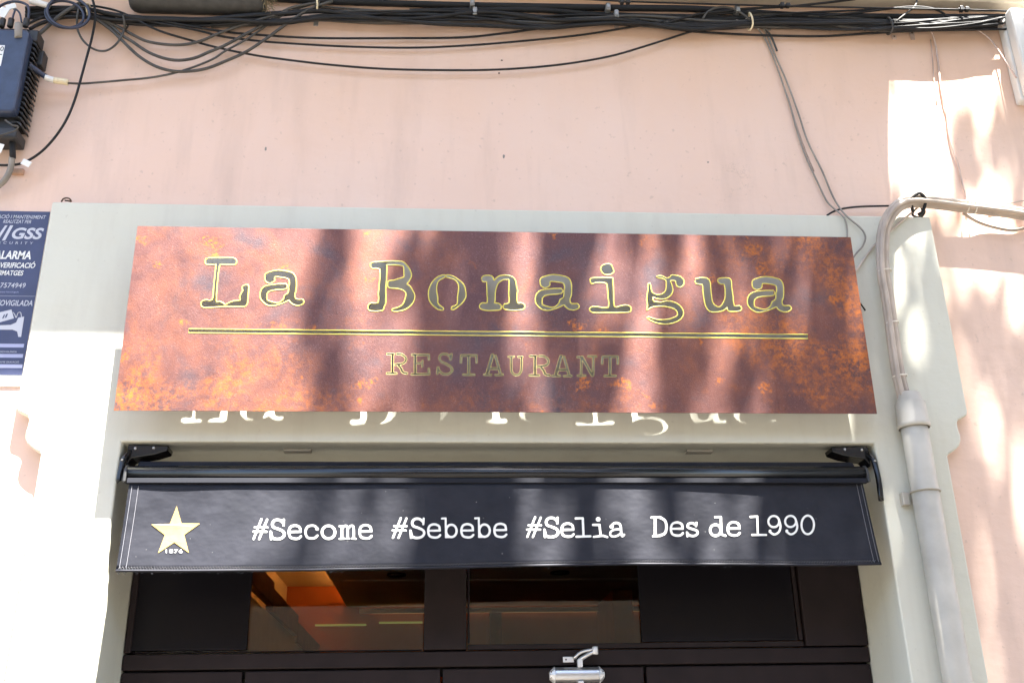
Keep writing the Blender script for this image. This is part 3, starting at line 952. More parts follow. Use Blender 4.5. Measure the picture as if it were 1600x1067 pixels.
# valance print: typewriter letters
def Z(pts, ox, base, sc): return [((x - ox) / sc, (y - base) / sc) for x, y in pts]
def G(strokes, ox, base, sc): return [(Z(pl, ox, base, sc), r / sc) for pl, r in strokes]
c1, c3, c4 = 7.273, 8.421, 5.517
glyph = {
 '#': G([([(172,116),(82,340)],11),([(236,120),(146,340)],11),([(97,208),(238,208)],11),([(80,257),(228,257)],11)], 72, 340, c1),
 'S': G([([(425,122),(421,186)],12),(smooth2([(415,155),(380,128),(330,126),(296,160),(306,205),(360,226),(418,255),(430,295),(400,330),(340,342),(292,322),(277,268)]),14),([(275,258),(281,340)],12)], 263, 340, c1),
 'e': G([([(486,260),(616,258)],12),(smooth2([(616,258),(606,208),(555,187),(502,205),(484,260),(500,318),(550,337),(595,332),(620,310)]),13)], 470, 340, c1),
 'c': G([([(803,225)],20),(smooth2([(808,228),(782,196),(740,188),(692,205),(671,260),(690,318),(740,333),(780,325),(806,302)]),13)], 657, 340, c1),
 'o': G([(ellipse(933, 263, 74, 73),14)], 845, 340, c1),
 'm': G([([(1062,196),(1086,198),(1086,335)],12),(smooth2([(1086,222),(1116,192),(1144,196),(1152,232)]),11),([(1152,226),(1152,335)],11),(smooth2([(1152,222),(1190,190),(1214,196),(1221,240)]),11),([(1221,236),(1221,335)],12),([(1060,338),(1112,336)],10),([(1136,335),(1168,335)],9),([(1198,334),(1243,338)],10)], 1050, 340, c1),
 'b': G([([(658,110),(700,108),(704,322)],11),(ellipse(765, 250, 60, 70),13),([(700,322),(740,322)],9)], 650, 326, c1),
 'l': G([([(755,122),(846,120),(856,358)],15),([(764,362),(946,356)],15)], 745, 362, c3),
 'i': G([([(1048,135)],30),([(982,208),(1066,208),(1082,352)],15),([(992,366),(1082,354),(1112,350),(1168,368)],14)], 970, 362, c3),
 'a': G([([(1226,232)],27),(smooth2([(1222,225),(1250,192),(1295,182),(1333,202),(1348,250),(1352,318),(1366,356),(1388,338)]),14),(smooth2([(1346,266),(1262,272),(1214,300),(1208,338),(1236,360),(1290,356),(1346,322)]),13)], 1195, 362, c3),
 'D': G([([(98,100),(178,97)],9),([(130,100),(131,258)],11),([(114,261),(178,256)],9),(smooth2([(168,98),(214,126),(228,180),(215,234),(170,256)]),11)], 89, 258, c4),
 's': G([([(486,146),(482,174)],9),(smooth2([(480,166),(450,149),(416,158),(412,184),(450,200),(488,214),(494,240),(465,259),(425,254),(406,234)]),10),([(403,228),(408,264)],8)], 396, 258, c4),
 'd': G([([(648,98),(696,97),(700,245),(736,258)],9),(ellipse(650, 210, 46, 48),10)], 596, 258, c4),
 '1': G([([(952,95),(1010,91),(1015,248)],9),([(967,250),(1086,250)],9)], 944, 250, c4),
 '9': G([(ellipse(1152, 135, 47, 48),9),(smooth2([(1200,132),(1210,180),(1195,225),(1155,246),(1116,222)]),9),([(1120,216)],12)], 1090, 250, c4),
 '0': G([(ellipse(1445, 165, 54, 80),9)], 1380, 250, c4)}
place = [('#',394.9,841.8),('S',421.3,841.8),('e',449.6,841.8),('c',475.4,841.8),('o',501.2,841.8),('m',529.4,841.8),('e',559.9,841.2),
         ('#',612.6,839.9),('S',639.7,839.9),('e',667.1,839.9),('b',689.4,839.6),('e',718.9,839.6),('b',741.2,839.2),('e',770.5,839.0),
         ('#',822.4,838.6),('S',848.9,838.6),('e',875.5,838.6),('l',898.5,838.2),('i',925.2,838.0),('a',951.9,838.0),
         ('D',1016.1,836.9),('e',1046.2,836.9),('s',1071.8,836.8),('d',1108.0,836.8),('e',1135.0,836.6),
         ('1',1171.1,835.4),('9',1197.6,835.4),('9',1223.8,835.2),('0',1250.1,835.2)]
outl = {}
for ch, lx, by in place:
    if ch not in outl: outl[ch] = contours(*sd_strokes(glyph[ch], .42, 1.2))
    rr = random.Random(ch + str(lx))
    lps = [[val_xz(lx + x + rr.uniform(-.10, .10), by + y + rr.uniform(-.10, .10)) for x, y in lp] for lp in outl[ch]]
    me = on_valance(fill_mesh('printed_letter', lps))
    link('printed_letter', me, M_WHITEINK, val)
star = [(500,92),(568,335),(825,335),(605,492),(668,740),(465,597),(240,745),(335,495),(145,348),(405,340)]
sp_ = []
for i in range(10):
    a, b = star[i], star[(i + 1) % 10]
    for t in (0, .25, .5, .75): sp_.append((a[0] + (b[0] - a[0]) * t, a[1] + (b[1] - a[1]) * t))
link('printed_star', on_valance(fill_mesh('printed_star', [[val_xz(220 + x / 8.889, 780 + y / 8.889) for x, y in sp_]])), M_GOLD, val)
tm = text_mesh('printed_year', '1876', 1.0, .0, 0, 1.12, 'CENTER')
bb = [v.co.x for v in tm.vertices]; bh = max(v.co.y for v in tm.vertices)
for v in tm.vertices:
    x, z = val_xz(271.3 + v.co.x / (max(bb) - min(bb)) * 26, 863.6 - v.co.y / bh * 5.6)
    v.co = (x, z, 0)
link('printed_year', on_valance(tm, .0022), M_WHITEINK, val)
# fixing plates of the roller on the lintel soffit
for px in (460, 1100):
    q = at(px, 722, .04)
    r_ = box('fixing_plate', q.x - .055, q.x + .055, .085, .125, OZ - .012, OZ - .001, M_CREAM, aw, .003)

# ------------------------------------------------------------------ alarm notice at the left
TL, BR = at(76.5, 331, YW - .006), at(34, 586, YW - .006)
nx1 = (TL.x + BR.x) / 2 + .004
nz0, nz1 = BR.z, TL.z
an = empty('alarm_notice', (nx1 - .15, YW - .003, nz0))
tag(an, 'navy blue alarm company notice board with white lettering at the left edge', 'notice')
bd = box('board', nx1 - .33, nx1, YW - .006, YW, nz0 - .048, nz1, M_STICK, an, .001)
NY = YW - .0072
box('navy_field', nx1 - .33, nx1 - .0006, NY, YW - .0062, nz0, nz1 - .0006, M_NAVY, bd)
def nt_text(body, px_r, py_base, h_px, w_px, m=M_WHITEINK, bold=.012, shear=.18, spacing=1.0):
    me = text_mesh('printed_text', body, 1.0, bold, shear, spacing, 'RIGHT')
    xs_ = [v.co.x for v in me.vertices]; cap = .72
    k = w_px / (max(xs_) - min(xs_)); mx_ = max(xs_)
    o_ = at(px_r, py_base, NY)
    u_ = at(px_r - 100, py_base, NY); kx = (o_.x - u_.x) / 100
    v0 = at(px_r, py_base - 20, NY); kz = (v0.z - o_.z) / 20
    for v in me.vertices:
        v.co = (o_.x + (v.co.x - mx_) * k * kx, NY - .0008, o_.z + v.co.y / cap * h_px * kz)
    return link('printed_text', me, m, bd)
nt_text('INSTAL·LACIÓ I MANTENIMENT', 71.5, 342.5, 5.6, 104, M_PALEINK, .006)
nt_text('REALITZAT PER', 48.5, 349.5, 5.4, 44, M_PALEINK, .006)
nt_text('GSS', 66.5, 373.5, 17, 49, M_PALEINK, .03, .22)
nt_text('SECURITY', 51.5, 382, 3.8, 62, M_PALEINK, .0, .1, 1.9)
nt_text('ALARMA', 48, 405, 12.5, 58, M_WHITEINK, .03, .12)
nt_text('VERIFICACIÓ', 54.5, 419, 8.2, 55, M_WHITEINK, .02, .15)
nt_text("D'IMATGES", 36, 430.5, 7.6, 45, M_WHITEINK, .02, .15)
nt_text('7574949', 39.5, 450, 7.8, 39.5, M_PALEINK, .008, .1, 1.06)
nt_text('empresa homologada', 29, 457.5, 2.2, 34, M_LAVENDER, 0)
nt_text('ZONA VIDEOVIGILADA', 50.5, 478, 8.8, 104, M_PALEINK, .012, .16)
def strip(px0, px1, py0, py1, m, name='printed_band'):
    a, b = at(px0, py0, NY), at(px1, py1, NY)
    c = at(px0, py1, NY)
    mesh(name, [(nx1 - .33, NY - .0006, b.z), (b.x, NY - .0006, b.z), (b.x, NY - .0006, a.z), (nx1 - .33, NY - .0006, a.z)], [(0, 1, 2, 3)], m, bd)
strip(0, 55, 462.3, 463.3, M_PALEINK)
for y0, y1, xr in ((537, 543, 37), (553, 559, 35.5), (569, 575, 34.5)): strip(0, xr, y0, y1, M_LAVENDER)
nt_text('ZONA DE VIDEOVIGILÀNCIA', 26, 551, 2.6, 46, M_PALEINK, 0, 0)
nt_text('SISTEMA AMB GRAVACIÓ', 29.5, 567, 2.6, 46, M_PALEINK, 0, 0)
def poly(pts, m, name='camera_pictogram', off=.0008):
    P = [at(x, y, NY) for x, y in pts]
    return mesh(name, [(p.x, NY - off, p.z) for p in P], [tuple(range(len(P)))], m, bd)
k_ = 3.56
def zz_(pts): return [(x / k_, 320 + y / k_) for x, y in pts]
poly(zz_([(-60, 612), (64, 583), (78, 632), (-50, 668)]), M_PALEINK)
poly(zz_([(-40, 672), (60, 668), (90, 655), (102, 628), (135, 622), (118, 735), (102, 735), (96, 705), (70, 695), (-40, 695)]), M_PALEINK)
v_, f_ = tube_mesh(catmull([Vector((at(x, y, NY).x, NY - .0004, at(x, y, NY).z)) for x, y in zz_([(72, 598), (82, 610), (90, 628), (100, 602), (115, 600), (120, 625)])], 4), .0016, 4)
mesh('camera_pictogram', v_, f_, M_PALEINK, bd)
poly(zz_([(22, 612), (30, 610), (20, 632), (12, 634)]), M_NAVY, 'camera_pictogram', .0014)
poly(zz_([(36, 608), (46, 606), (36, 628), (27, 630)]), M_NAVY, 'camera_pictogram', .0014)
poly([(-8, 376), (8, 352.5), (12, 352.5), (-3, 376)], M_PALEINK, 'printed_slash')
poly([(3, 376), (16, 352.5), (21, 352.5), (8, 376)], M_PALEINK, 'printed_slash')

# ------------------------------------------------------------------ conduit and cream cables at the right
PX, PY = 1.898, -.062
ct = empty('conduit', (PX, 0, 0))
tag(ct, 'cream plastic cable conduit running up the right jamb with a wide socket', 'pipe')
cyl('pipe', (PX, PY, 0), (PX, PY, 2.80), .0525, M_CREAM, ct, 28)
sk = [(0, .060), (.004, .064), (.018, .064), (.022, .0605), (.105, .0605), (.112, .052), (.145, .046), (.150, .040), (.150, .030)]
vs, fs = [], []
zk = 2.795
for i, (dz, r) in enumerate(sk):
    for k in range(28):
        a = 2 * math.pi * k / 28
        vs.append((PX + r * math.cos(a), PY + r * math.sin(a), zk + dz))
for i in range(len(sk) - 1):
    for k in range(28):
        fs.append((i * 28 + k, i * 28 + (k + 1) % 28, (i + 1) * 28 + (k + 1) % 28, (i + 1) * 28 + k))
mesh('socket', vs, fs, M_CREAM, ct, True)
ZS = at(1445, 768, PY).z
ring = [Vector((PX + .0555 * math.cos(a), PY + .0555 * math.sin(a), ZS)) for a in [2 * math.pi * k / 28 for k in range(28)]]
vs, fs = tube_mesh(ring, .0045, 6, True)
stp = mesh('strap', vs, fs, M_CREAM, ct, True)
box('strap_lug', PX - .080, PX - .050, -.030, .002, ZS - .045, ZS + .008, M_CREAM, stp, .004)
# three cream cables out of the conduit, over the bend and away to the right
base_path = [(1650, 346, .0), (1600, 334, -.005), (1550, 327, -.006), (1500, 321, -.008), (1460, 316, -.012), (1428, 314, -.022), (1405, 320, -.038), (1389, 338, -.048),
             (1380, 362, -.052), (1378, 395, -.054), (1380, 430, -.055), (1386, 465, -.056), (1391, 500, -.057), (1397, 545, -.058), (1403, 585, -.060), (1411, 618, -.062), (1418, 650, -.062)]
lab = ['innermost of the cream cables curving over into the conduit', 'middle cream cable curving over into the conduit',
       'outermost cream cable curving over into the conduit', 'thin cream cable threaded between the thick ones at the conduit']
for k, (o, r, dy) in enumerate(((-4.6, .0135, 0), (4.2, .0150, .004), (-.5, .0115, -.016), (8.5, .007, .006))):
    P = []
    for i, (x, y, Y) in enumerate(base_path):
        a = base_path[max(0, i - 1)]; b = base_path[min(len(base_path) - 1, i + 1)]
        t = Vector((b[0] - a[0], b[1] - a[1])).normalized(); n = Vector((-t.y, t.x))
        e = 1.0 if i < 12 else .8 + .2 * i / 12
        P.append(at(x - n.x * o * e, y - n.y * o * e, Y + dy))
    tag(tube('service_cable', P, r, M_CREAMCABLE, None, 10, 5), lab[k], 'cable', 'cream cables entering the conduit')
def tie(px, py, Y, ang, r, label):
    c = at(px, py, Y)
    d = Vector((math.cos(ang), 0, math.sin(ang)))
    P = [c + Vector((0, 1, 0)) * (r * .8 * math.sin(t)) + d * (r * math.cos(t)) for t in [2 * math.pi * k / 18 for k in range(18)]]
    vs, fs = tube_mesh(P, .0028, 5, True)
    o = mesh('cable_tie', vs, fs, M_TIE, None, True)
    return tag(o, label, 'cable tie', 'ties round the cream cables')
tie(1382, 424, -.056, 0.1, .030, 'pale plastic tie highest on the upright cream cables')
tie(1394, 505, -.058, 0.1, .028, 'pale plastic tie halfway down the upright cream cables')
tie(1406, 588, -.062, 0.1, .030, 'pale plastic tie just above the conduit socket')
tie(1511, 322, -.008, 1.45, .030, 'left one of two pale ties on the level cream cables')
tie(1523, 324, -.008, 1.45, .030, 'right one of two pale ties on the level cream cables')
# black hook that carries them
hk = empty('cable_hook', at(1438, 325, YW))
tag(hk, 'black iron hook holding the bend of the cream cables', 'hook')
tube('ring', [at(1426, 330, -.01), at(1424, 312, -.035), at(1436, 302, -.04), at(1446, 312, -.03), at(1442, 330, -.015), at(1434, 336, .0)], .0075, M_BLACK, hk, 8, 4)
tube('shank', [at(1440, 322, .0), at(1443, 332, .02), at(1437, 340, .045), at(1441, 336, .06)], .009, M_BLACK, hk, 8, 4)
tube('tail', [at(1428, 328, -.01), at(1426, 336, .0), at(1434, 340, .01)], .006, M_BLACK, hk, 6, 4)

def cable(name, pts, r, m, label, group=None, Y=.03, cat='cable', seg=7, sub=5):
    P = [at(q[0], q[1], q[2] if len(q) > 2 else Y) for q in pts]
    return tag(tube(name, P, r, m, None, seg, sub), label, cat, group)

cable('branch_cable', [(1440, 318, -.01), (1430, 328, .0), (1412, 343, -.012), (1392, 360, -.018), (1378, 373, -.016), (1364, 386, -.010), (1352, 402, -.008), (1340, 420, -.02), (1325, 440, -.05)], .0055, M_CREAMCABLE,
      'thin branch cable slanting from the hook down behind the sign')
cable('looped_cable', [(1505, 333, .01), (1520, 343, .02), (1535, 350, .03), (1556, 356, .036), (1580, 360, .038), (1598, 357, .038), (1625, 352, .036)], .0075, M_CREAMCABLE,
      'brown stained cable sagging under the level cream cables')
cable('thin_cord', [(1545, 322, .036), (1575, 318, .038), (1610, 312, .04)], .003, M_CREAMCABLE, 'thin cream cord rising to the right edge over the cream cables')

# ------------------------------------------------------------------ white box at the top right
q = at(1587, 167, YW)
wb = empty('wall_box', (q.x + .2, YW, q.z))
tag(wb, 'pale grey metal cabinet fixed high on the wall at the right edge', 'wall box')
bx0, bz0 = q.x, q.z
M_WBOX = mat('pale_grey_enamel', (.60, .60, .575), .45, var=.06, scale=6)
box('back_shell', bx0, bx0 + .42, -.005, YW, bz0, bz0 + .50, M_WBOX, wb, .012)
box('front_cover', bx0 + .006, bx0 + .414, -.072, -.006, bz0 + .006, bz0 + .494, M_WBOX, wb, .014)

# ------------------------------------------------------------------ cables along the top
CAB = 'black cable in the thick bundle strung along the top of the wall'
GRP = 'bundle of black cables along the wall'
xsC = [40, 120, 200, 320, 420, 500, 600, 750, 850, 950, 1080, 1200, 1300, 1400, 1500, 1582]
ysC = [22, 20, 33, 36, 29, 21, 27, 29, 35, 30, 37, 32, 37, 42, 39, 34]
hsC = [8, 9, 7, 6, 9, 9, 9, 10, 9, 7, 9, 9, 9, 7, 9, 7]
rb = random.Random(11)
for k in range(18):
    ph, amp, sp = rb.uniform(0, 6.28), rb.uniform(.4, 1.0), rb.uniform(.004, .011)
    x0 = 40 if k < 14 else rb.choice([120, 420, 500])
    P = []
    x = x0
    Yb = rb.uniform(-.012, .030); fan = rb.uniform(-.045, .012)
    while x <= 1582:
        c_, h_ = np.interp(x, xsC, ysC), np.interp(x, xsC, hsC)
        P.append(at(x, c_ + h_ * max(-1.1, min(1.1, amp * 1.3 * math.sin(ph + x * sp) + .3 * math.sin(ph * 3 + x * sp * 2.7))), Yb + .006 * math.sin(ph + x * .01) + fan * max(0, min(1, (x - 1340) / 60))))
        x += 46
    r = rb.choice([.0048, .0055, .0062, .0075, .0095])
    m = M_BLACK if rb.random() < .6 else M_CABLE2
    tag(tube('bundle_cable', P, r, m, None, 7, 3), CAB, 'cable', GRP)
cable('trunk_cable', [(418, -3), (480, 1), (560, 4), (660, 7), (740, 9), (860, 11), (950, 12.5), (1080, 14), (1160, 19), (1240, 24), (1330, 26), (1440, 27), (1565, 27)], .0165, M_BLACK,
      'thickest black trunk cable along the top above the bundle', Y=.028)
cable('trunk_cable', [(640, 18), (740, 16), (840, 16), (920, 22), (1000, 25), (1100, 27), (1200, 30), (1320, 33), (1440, 35), (1560, 33)], .013, M_BLACK,
      'second thick black cable just under the thickest one', Y=.026)
cable('trunk_cable', [(330, 40), (420, 36), (470, 30), (540, 23), (640, 30), (740, 32), (800, 36), (880, 36), (1000, 33), (1150, 40), (1300, 42), (1450, 37), (1570, 30)], .0125, M_CABLE2,
      'grey-black thick cable weaving through the lower side of the bundle', Y=.015)
cable('sagging_cable', [(125, 8, .0), (160, 12, 0), (195, 22, -.01), (245, 47, -.01), (300, 64), (345, 76), (400, 87), (450, 94), (520, 102), (600, 108), (690, 110), (780, 109), (870, 102), (950, 89), (1010, 72), (1090, 47), (1150, 35, .0), (1230, 22, -.005), (1330, 17, 0), (1430, 12, .0), (1480, 15, .0)], .0052, M_BLACK,
      'thin black cable sagging lowest in one long curve across the wall', Y=.025)
cable('sagging_cable', [(200, 28, -.01), (300, 46, -.008), (345, 57), (400, 64), (450, 68), (540, 73), (640, 75), (720, 72), (800, 66), (900, 56), (960, 47), (1020, 37, .0), (1080, 26, -.005), (1160, 19, 0)], .0052, M_BLACK,
      'thin black cable sagging second lowest across the wall', Y=.03)
cable('sagging_cable', [(215, 26, -.01), (300, 42, -.01), (360, 51), (420, 56), (500, 60), (620, 60), (720, 59), (790, 52), (850, 44, .02), (920, 35, -.005), (1000, 31, -.005)], .0055, M_BLACK,
      'thin black cable sagging shallowest across the wall', Y=.03)
cable('sagging_cable', [(960, 38, .0), (1030, 43, .01), (1090, 50), (1180, 55), (1280, 57), (1350, 53), (1420, 49, .0), (1500, 47, -.005), (1572, 46, -.005)], .0058, M_BLACK,
      'thin black cable hanging just under the bundle at the right', Y=.028)
cable('swag_cable', [(150, 26, -.01), (190, 45), (206, 54), (230, 65), (261, 70), (287, 70), (312, 65), (336, 55), (362, 45), (400, 33, .0), (450, 18, -.01)], .0068, M_CABLE2,
      'short grey cable hanging in the highest swag below the black sleeve', Y=.016)
cable('swag_cable', [(150, 28, -.01), (172, 40), (190, 55), (206, 65), (230, 81), (255, 91), (279, 94.6), (304, 91), (328, 81), (352, 71), (385, 53), (417, 36), (452, 14, -.01), (500, 4, -.01)], .0072, M_CABLE2,
      'short grey cable hanging in the middle swag below the black sleeve', Y=.012)
cable('swag_cable', [(150, 30, -.01), (172, 46), (190, 63), (214, 86), (239, 102), (263, 110), (287, 112), (320, 108), (352, 96), (385, 81), (417, 60), (450, 36, .0), (485, 14, -.01), (520, 2, -.01)], .0072, M_CABLE2,
      'short grey cable hanging in the lowest swag below the black sleeve', Y=.010)
cable('feed_cable', [(104, 130, -.01), (125, 131), (150, 129.5), (190, 126), (240, 121), (285, 111), (330, 94), (352, 80), (385, 62), (417, 40), (450, 20, .0), (490, 6, 0)], .0050, M_CABLE2,
      'thin cable rising from the taped plug of the blue box', Y=.02)
cable('drop_cable', [(140, -12, -.03), (147, 8, -.03), (149, 28, -.03), (144, 58), (136, 88), (126, 125), (117, 156), (105, 185), (88, 212), (66, 236), (42, 252), (20, 258), (-20, 258)], .0056, M_BLACK,
      'black cable dropping in a wide arc round the blue box', Y=-.005)
cable('drop_cable', [(126, 4, -.03), (121, 25, -.02), (121, 45), (130, 64), (146, 77), (164, 80), (180, 71), (191, 55), (196, 38), (197, 22, -.02)], .0050, M_CABLE2,
      'small open loop of dark cable beside the coil', Y=.005)
for k, (cx, cy, rx, ry, Yc) in enumerate(((101, 23, 30, 21, -.03), (107, 20, 33, 24, -.045))):
    P = [at(cx + rx * math.cos(t), cy + ry * math.sin(t) + 3 * math.cos(t), Yc) for t in [2 * math.pi * i / 14 for i in range(14)]]
    tag(tube('cable_coil', P, .0066, M_BLUECABLE, None, 7, 4, True),
        ['inner blue-black ring of coiled cable above the blue box', 'outer blue-black ring of coiled cable above the blue box'][k], 'cable', 'coiled cable')
cable('link_cable', [(58, 56, -.02), (72, 44, -.02), (92, 26, -.02), (112, 13, -.02), (128, 4, -.02)], .0095, M_CABLE2, 'thick grey cable from the blue box corner up to the coil')
cable('link_cable', [(44, 38, -.02), (60, 30, -.01), (85, 24, .0), (120, 22, .0), (180, 28, .0)], .0062, M_BLACK, 'black cable leaving the box towards the bundle, upper one')
cable('link_cable', [(46, 46, -.02), (62, 38, -.01), (90, 29, .0), (125, 27, .0), (190, 33, .0)], .0085, M_BLACK, 'black cable leaving the box towards the bundle, lower one')
cable('link_cable', [(43, 40, -.06), (45, 14, -.06), (36, 5, -.05), (20, 3, -.04), (4, 8, -.03), (-12, 20, -.03)], .0062, M_BLUECABLE, 'blue cable bowing over the top of the blue box')
cable('link_cable', [(17, 40, -.06), (21, 24, -.06), (23, 14, -.06), (14, 6, -.05)], .0045, M_BLUECABLE, 'thin blue lead with a white tag rising from the box')
cable('link_cable', [(34, 36, -.06), (31, 22, -.06), (26, 16, -.06), (21, 14, -.055)], .0045, M_BLUECABLE, 'thin blue lead joining the tagged one above the box')
cable('crossing_cable', [(1030, 40, -.012), (1085, 24, -.014), (1130, 18, -.012), (1165, 14, -.01), (1240, 10, -.01), (1330, 0, -.01), (1370, -6, -.01)], .006, M_BLACK, 'black cable climbing across the bundle to the top edge')
cable('arched_cable', [(1098, 30, -.01), (1106, 19, -.015), (1122, 12, -.015), (1142, 13, -.015), (1160, 22, -.012), (1172, 32, -.01)], .0055, M_CABLE2, 'small arched cable loop above the drop wires')
cable('arched_cable', [(1280, 26, -.005), (1350, 19, -.012), (1410, 12, -.02), (1445, 12, -.02), (1468, 18, -.02), (1482, 28, -.015), (1492, 36, -.01)], .0055, M_BLACK, 'black cable arching high near the ledge at the right')
cable('crossing_cable', [(1398, 36, -.02), (1415, 22, -.022), (1430, 10, -.02), (1433, -8, -.02)], .0048, M_CABLE2, 'dark lead bending up past the ledge at the right')
cable('crossing_cable', [(1350, 47, -.02), (1430, 43, -.022), (1490, 33, -.022), (1550, 26, -.02), (1590, 22, -.02)], .0058, M_BLACK, 'black cable crossing up to the grey cabinet, upper one')
cable('crossing_cable', [(1380, 42, -.02), (1450, 45, -.024), (1520, 38, -.026), (1578, 26, -.02)], .0055, M_BLACK, 'black cable crossing up to the grey cabinet, lower one')
cable('crossing_cable', [(1395, 33, -.015), (1470, 40, -.022), (1530, 35, -.022), (1580, 24, -.02)], .005, M_CABLE2, 'grey cable crossing up to the grey cabinet')
cable('span_wire', [(880, -3, -.03), (975, 2.5, -.03), (1080, 6, -.03), (1225, 10, -.03), (1370, 13, -.03), (1500, 15.5, -.03), (1620, 19, -.03)], .0046, M_BLACK, 'straight black wire under the ledge with clamps')
for px, py, lb in ((976, 3, 'first'), (1226, 9, 'middle'), (1506, 15, 'last')):
    c = at(px, py, -.03)
    o = empty('wire_clamp', c)
    tag(o, {'first': 'small black clamp on the straight wire, leftmost', 'middle': 'small black clamp on the straight wire, middle one', 'last': 'small black clamp on the straight wire, rightmost'}[lb], 'clamp', 'clamps on the wire')
    box('jaw', c.x - .022, c.x - .004, c.y - .012, c.y + .012, c.z - .014, c.z + .014, M_FIN, o, .004)
    box('jaw', c.x + .006, c.x + .026, c.y - .010, c.y + .012, c.z - .010, c.z + .012, M_FIN, o, .004)
    cyl('pin', c + Vector((-.03, 0, 0)), c + Vector((.032, 0, 0)), .006, M_FIN, o, 8)

# drop wires on the wall
cable('drop_wire', [(1165, 30, .0), (1184, 37, .01), (1197, 52), (1210, 84), (1229, 127), (1247, 176), (1262, 221), (1284, 266), (1300, 304), (1312, 325, .02), (1322, 337, -.010), (1332, 346, -.014), (1342, 354, -.016), (1350, 364, -.018), (1352, 374, -.018), (1347, 386, -.016), (1338, 396, -.02), (1330, 408, -.04)], .0042, M_CABLE3,
      'grey drop wire slanting down to loop behind the sign, right one', Y=.036)
cable('drop_wire', [(1150, 32, .0), (1176, 38, .01), (1192, 56), (1206, 84), (1220, 122), (1234, 164), (1248, 214), (1262, 252), (1277, 284), (1291, 313), (1303, 326, .025), (1312, 333, -.008), (1319, 341, -.014), (1323, 352, -.016), (1324, 366, -.018), (1323, 384, -.03)], .0040, M_CABLE3,
      'grey drop wire slanting down behind the sign, left one', Y=.038)
cable('drop_wire', [(1170, 34, .0), (1190, 40, .01), (1204, 56), (1212, 74), (1214, 80)], .005, M_CABLE2, 'short dark cable end beside the slanting drop wires', Y=.03)
cable('drop_wire', [(1230, 148), (1246, 200), (1258, 234), (1272, 268)], .0028, M_PINKCABLE, 'faint pink-painted wire beside the slanting drop wires', Y=.044)
cable('black_lead', [(1292, 337, .03), (1302, 331, .025), (1318, 326, .02), (1345, 323, .015), (1385, 322, .01), (1436, 321, .0)], .0045, M_BLACK, 'short black lead running level to the hook')
cable('cut_wire', [(1336, 466, -.06), (1344, 474, -.03), (1352, 485, -.012)], .0035, M_BLACK, 'cut black wire end poking out beside the sign')
cable('painted_wire', [(1452, 44, .01), (1457, 54, .03), (1462, 72), (1466, 100), (1469, 130), (1474, 158), (1479, 176), (1482, 205), (1488, 232), (1497, 258), (1503, 284), (1509, 303), (1512, 318, .03)], .0048, M_PINKCABLE,
      'pink-painted wire running down through the sunlit patch', Y=.04)
cable('painted_wire', [(1454, 62), (1457, 90), (1459, 120), (1464, 165)], .0022, M_PINKCABLE, 'hair-thin wire beside the painted wire in the sun patch', Y=.045)
cable('stray_wire', [(1518, 46, .0), (1530, 49, .01), (1546, 61, .02), (1560, 79, .02), (1576, 104, -.01), (1588, 122, -.03)], .0038, M_PINKCABLE, 'pale stray wire curving down to the grey cabinet')
cable('stray_wire', [(1565, 42, -.01), (1572, 35, -.01), (1577, 22, -.01)], .0035, M_PINKCABLE, 'pale wire end beside the grey cabinet top')

# black splice sleeve
a, b = at(205, -2, .0), at(415, 3, .0)
sv = empty('splice_sleeve', (a + b) / 2)
tag(sv, 'large dusty black splice sleeve lying along the cables at the top', 'splice sleeve')
M_SLEEVE = mat('dusty_black_sleeve', (.040, .039, .037), .6, var=.35, scale=24, bump=.3, bscale=30)
P = [a, a + (b - a) * .02, a + (b - a) * .06, a + (b - a) * .5, a + (b - a) * .95, a + (b - a) * .985, b]
vs, fs = tube_mesh(P, lambda t: (.050, .060, .066, .067, .066, .060, .040)[int(round(t * 6))], 20)
mesh('tube', vs, fs, M_SLEEVE, sv, True)
rs = random.Random(5)
vs, fs = [], []
for i in range(60):
    e = b + Vector((rs.uniform(-.02, .02), rs.uniform(-.06, 0), rs.uniform(-.06, .05)))
    d = Vector((rs.uniform(.0, .05), rs.uniform(-.02, .02), rs.uniform(-.05, .03)))
    v_, f_ = tube_mesh(catmull([e, e + d * .5 + Vector((0, 0, .01)), e + d], 3), .0012, 3)
    n0 = len(vs); vs += v_; fs += [tuple(k + n0 for k in f) for f in f_]
o = mesh('dry_straw', vs, fs, mat('straw', (.22, .17, .09), .9), sv); o['kind'] = 'stuff'

# metal clips and ties on the bundle
for px, py, lb in ((494, 33, 'galvanised clip hanging under the left part of the bundle'), (712, 33, 'empty pink-painted clip under the bundle, left of two'),
                   (588, 26, 'empty clip half hidden in the bundle'), (963, 39, 'rusty clip foot under the middle of the bundle'),
                   (1200, 40, 'galvanised clip right of the drop wires'), (1425, 55, 'pink-painted clip under the right part of the bundle'),
                   (1397, 59, 'small broken clip stub at the right under the bundle'), (415, 34, 'grey clip standing up out of the swags')):
    c = at(px, py, YW - .004)
    o = empty('cable_clip', c)
    tag(o, lb, 'cable clip', 'cable clips on the wall')
    mm = M_CLIP if 'galv' in lb or 'grey' in lb else M_PINKCABLE
    h = .030 if 'stub' not in lb else .012
    box('strip', c.x - .011, c.x + .011, c.y - .004, c.y + .003, c.z - h, c.z + h * .9, mm, o, .002)
    cyl('nail', c + Vector((0, -.006, h * .3)), c + Vector((0, -.003, h * .3)), .005, M_DARKRUST, o, 8)
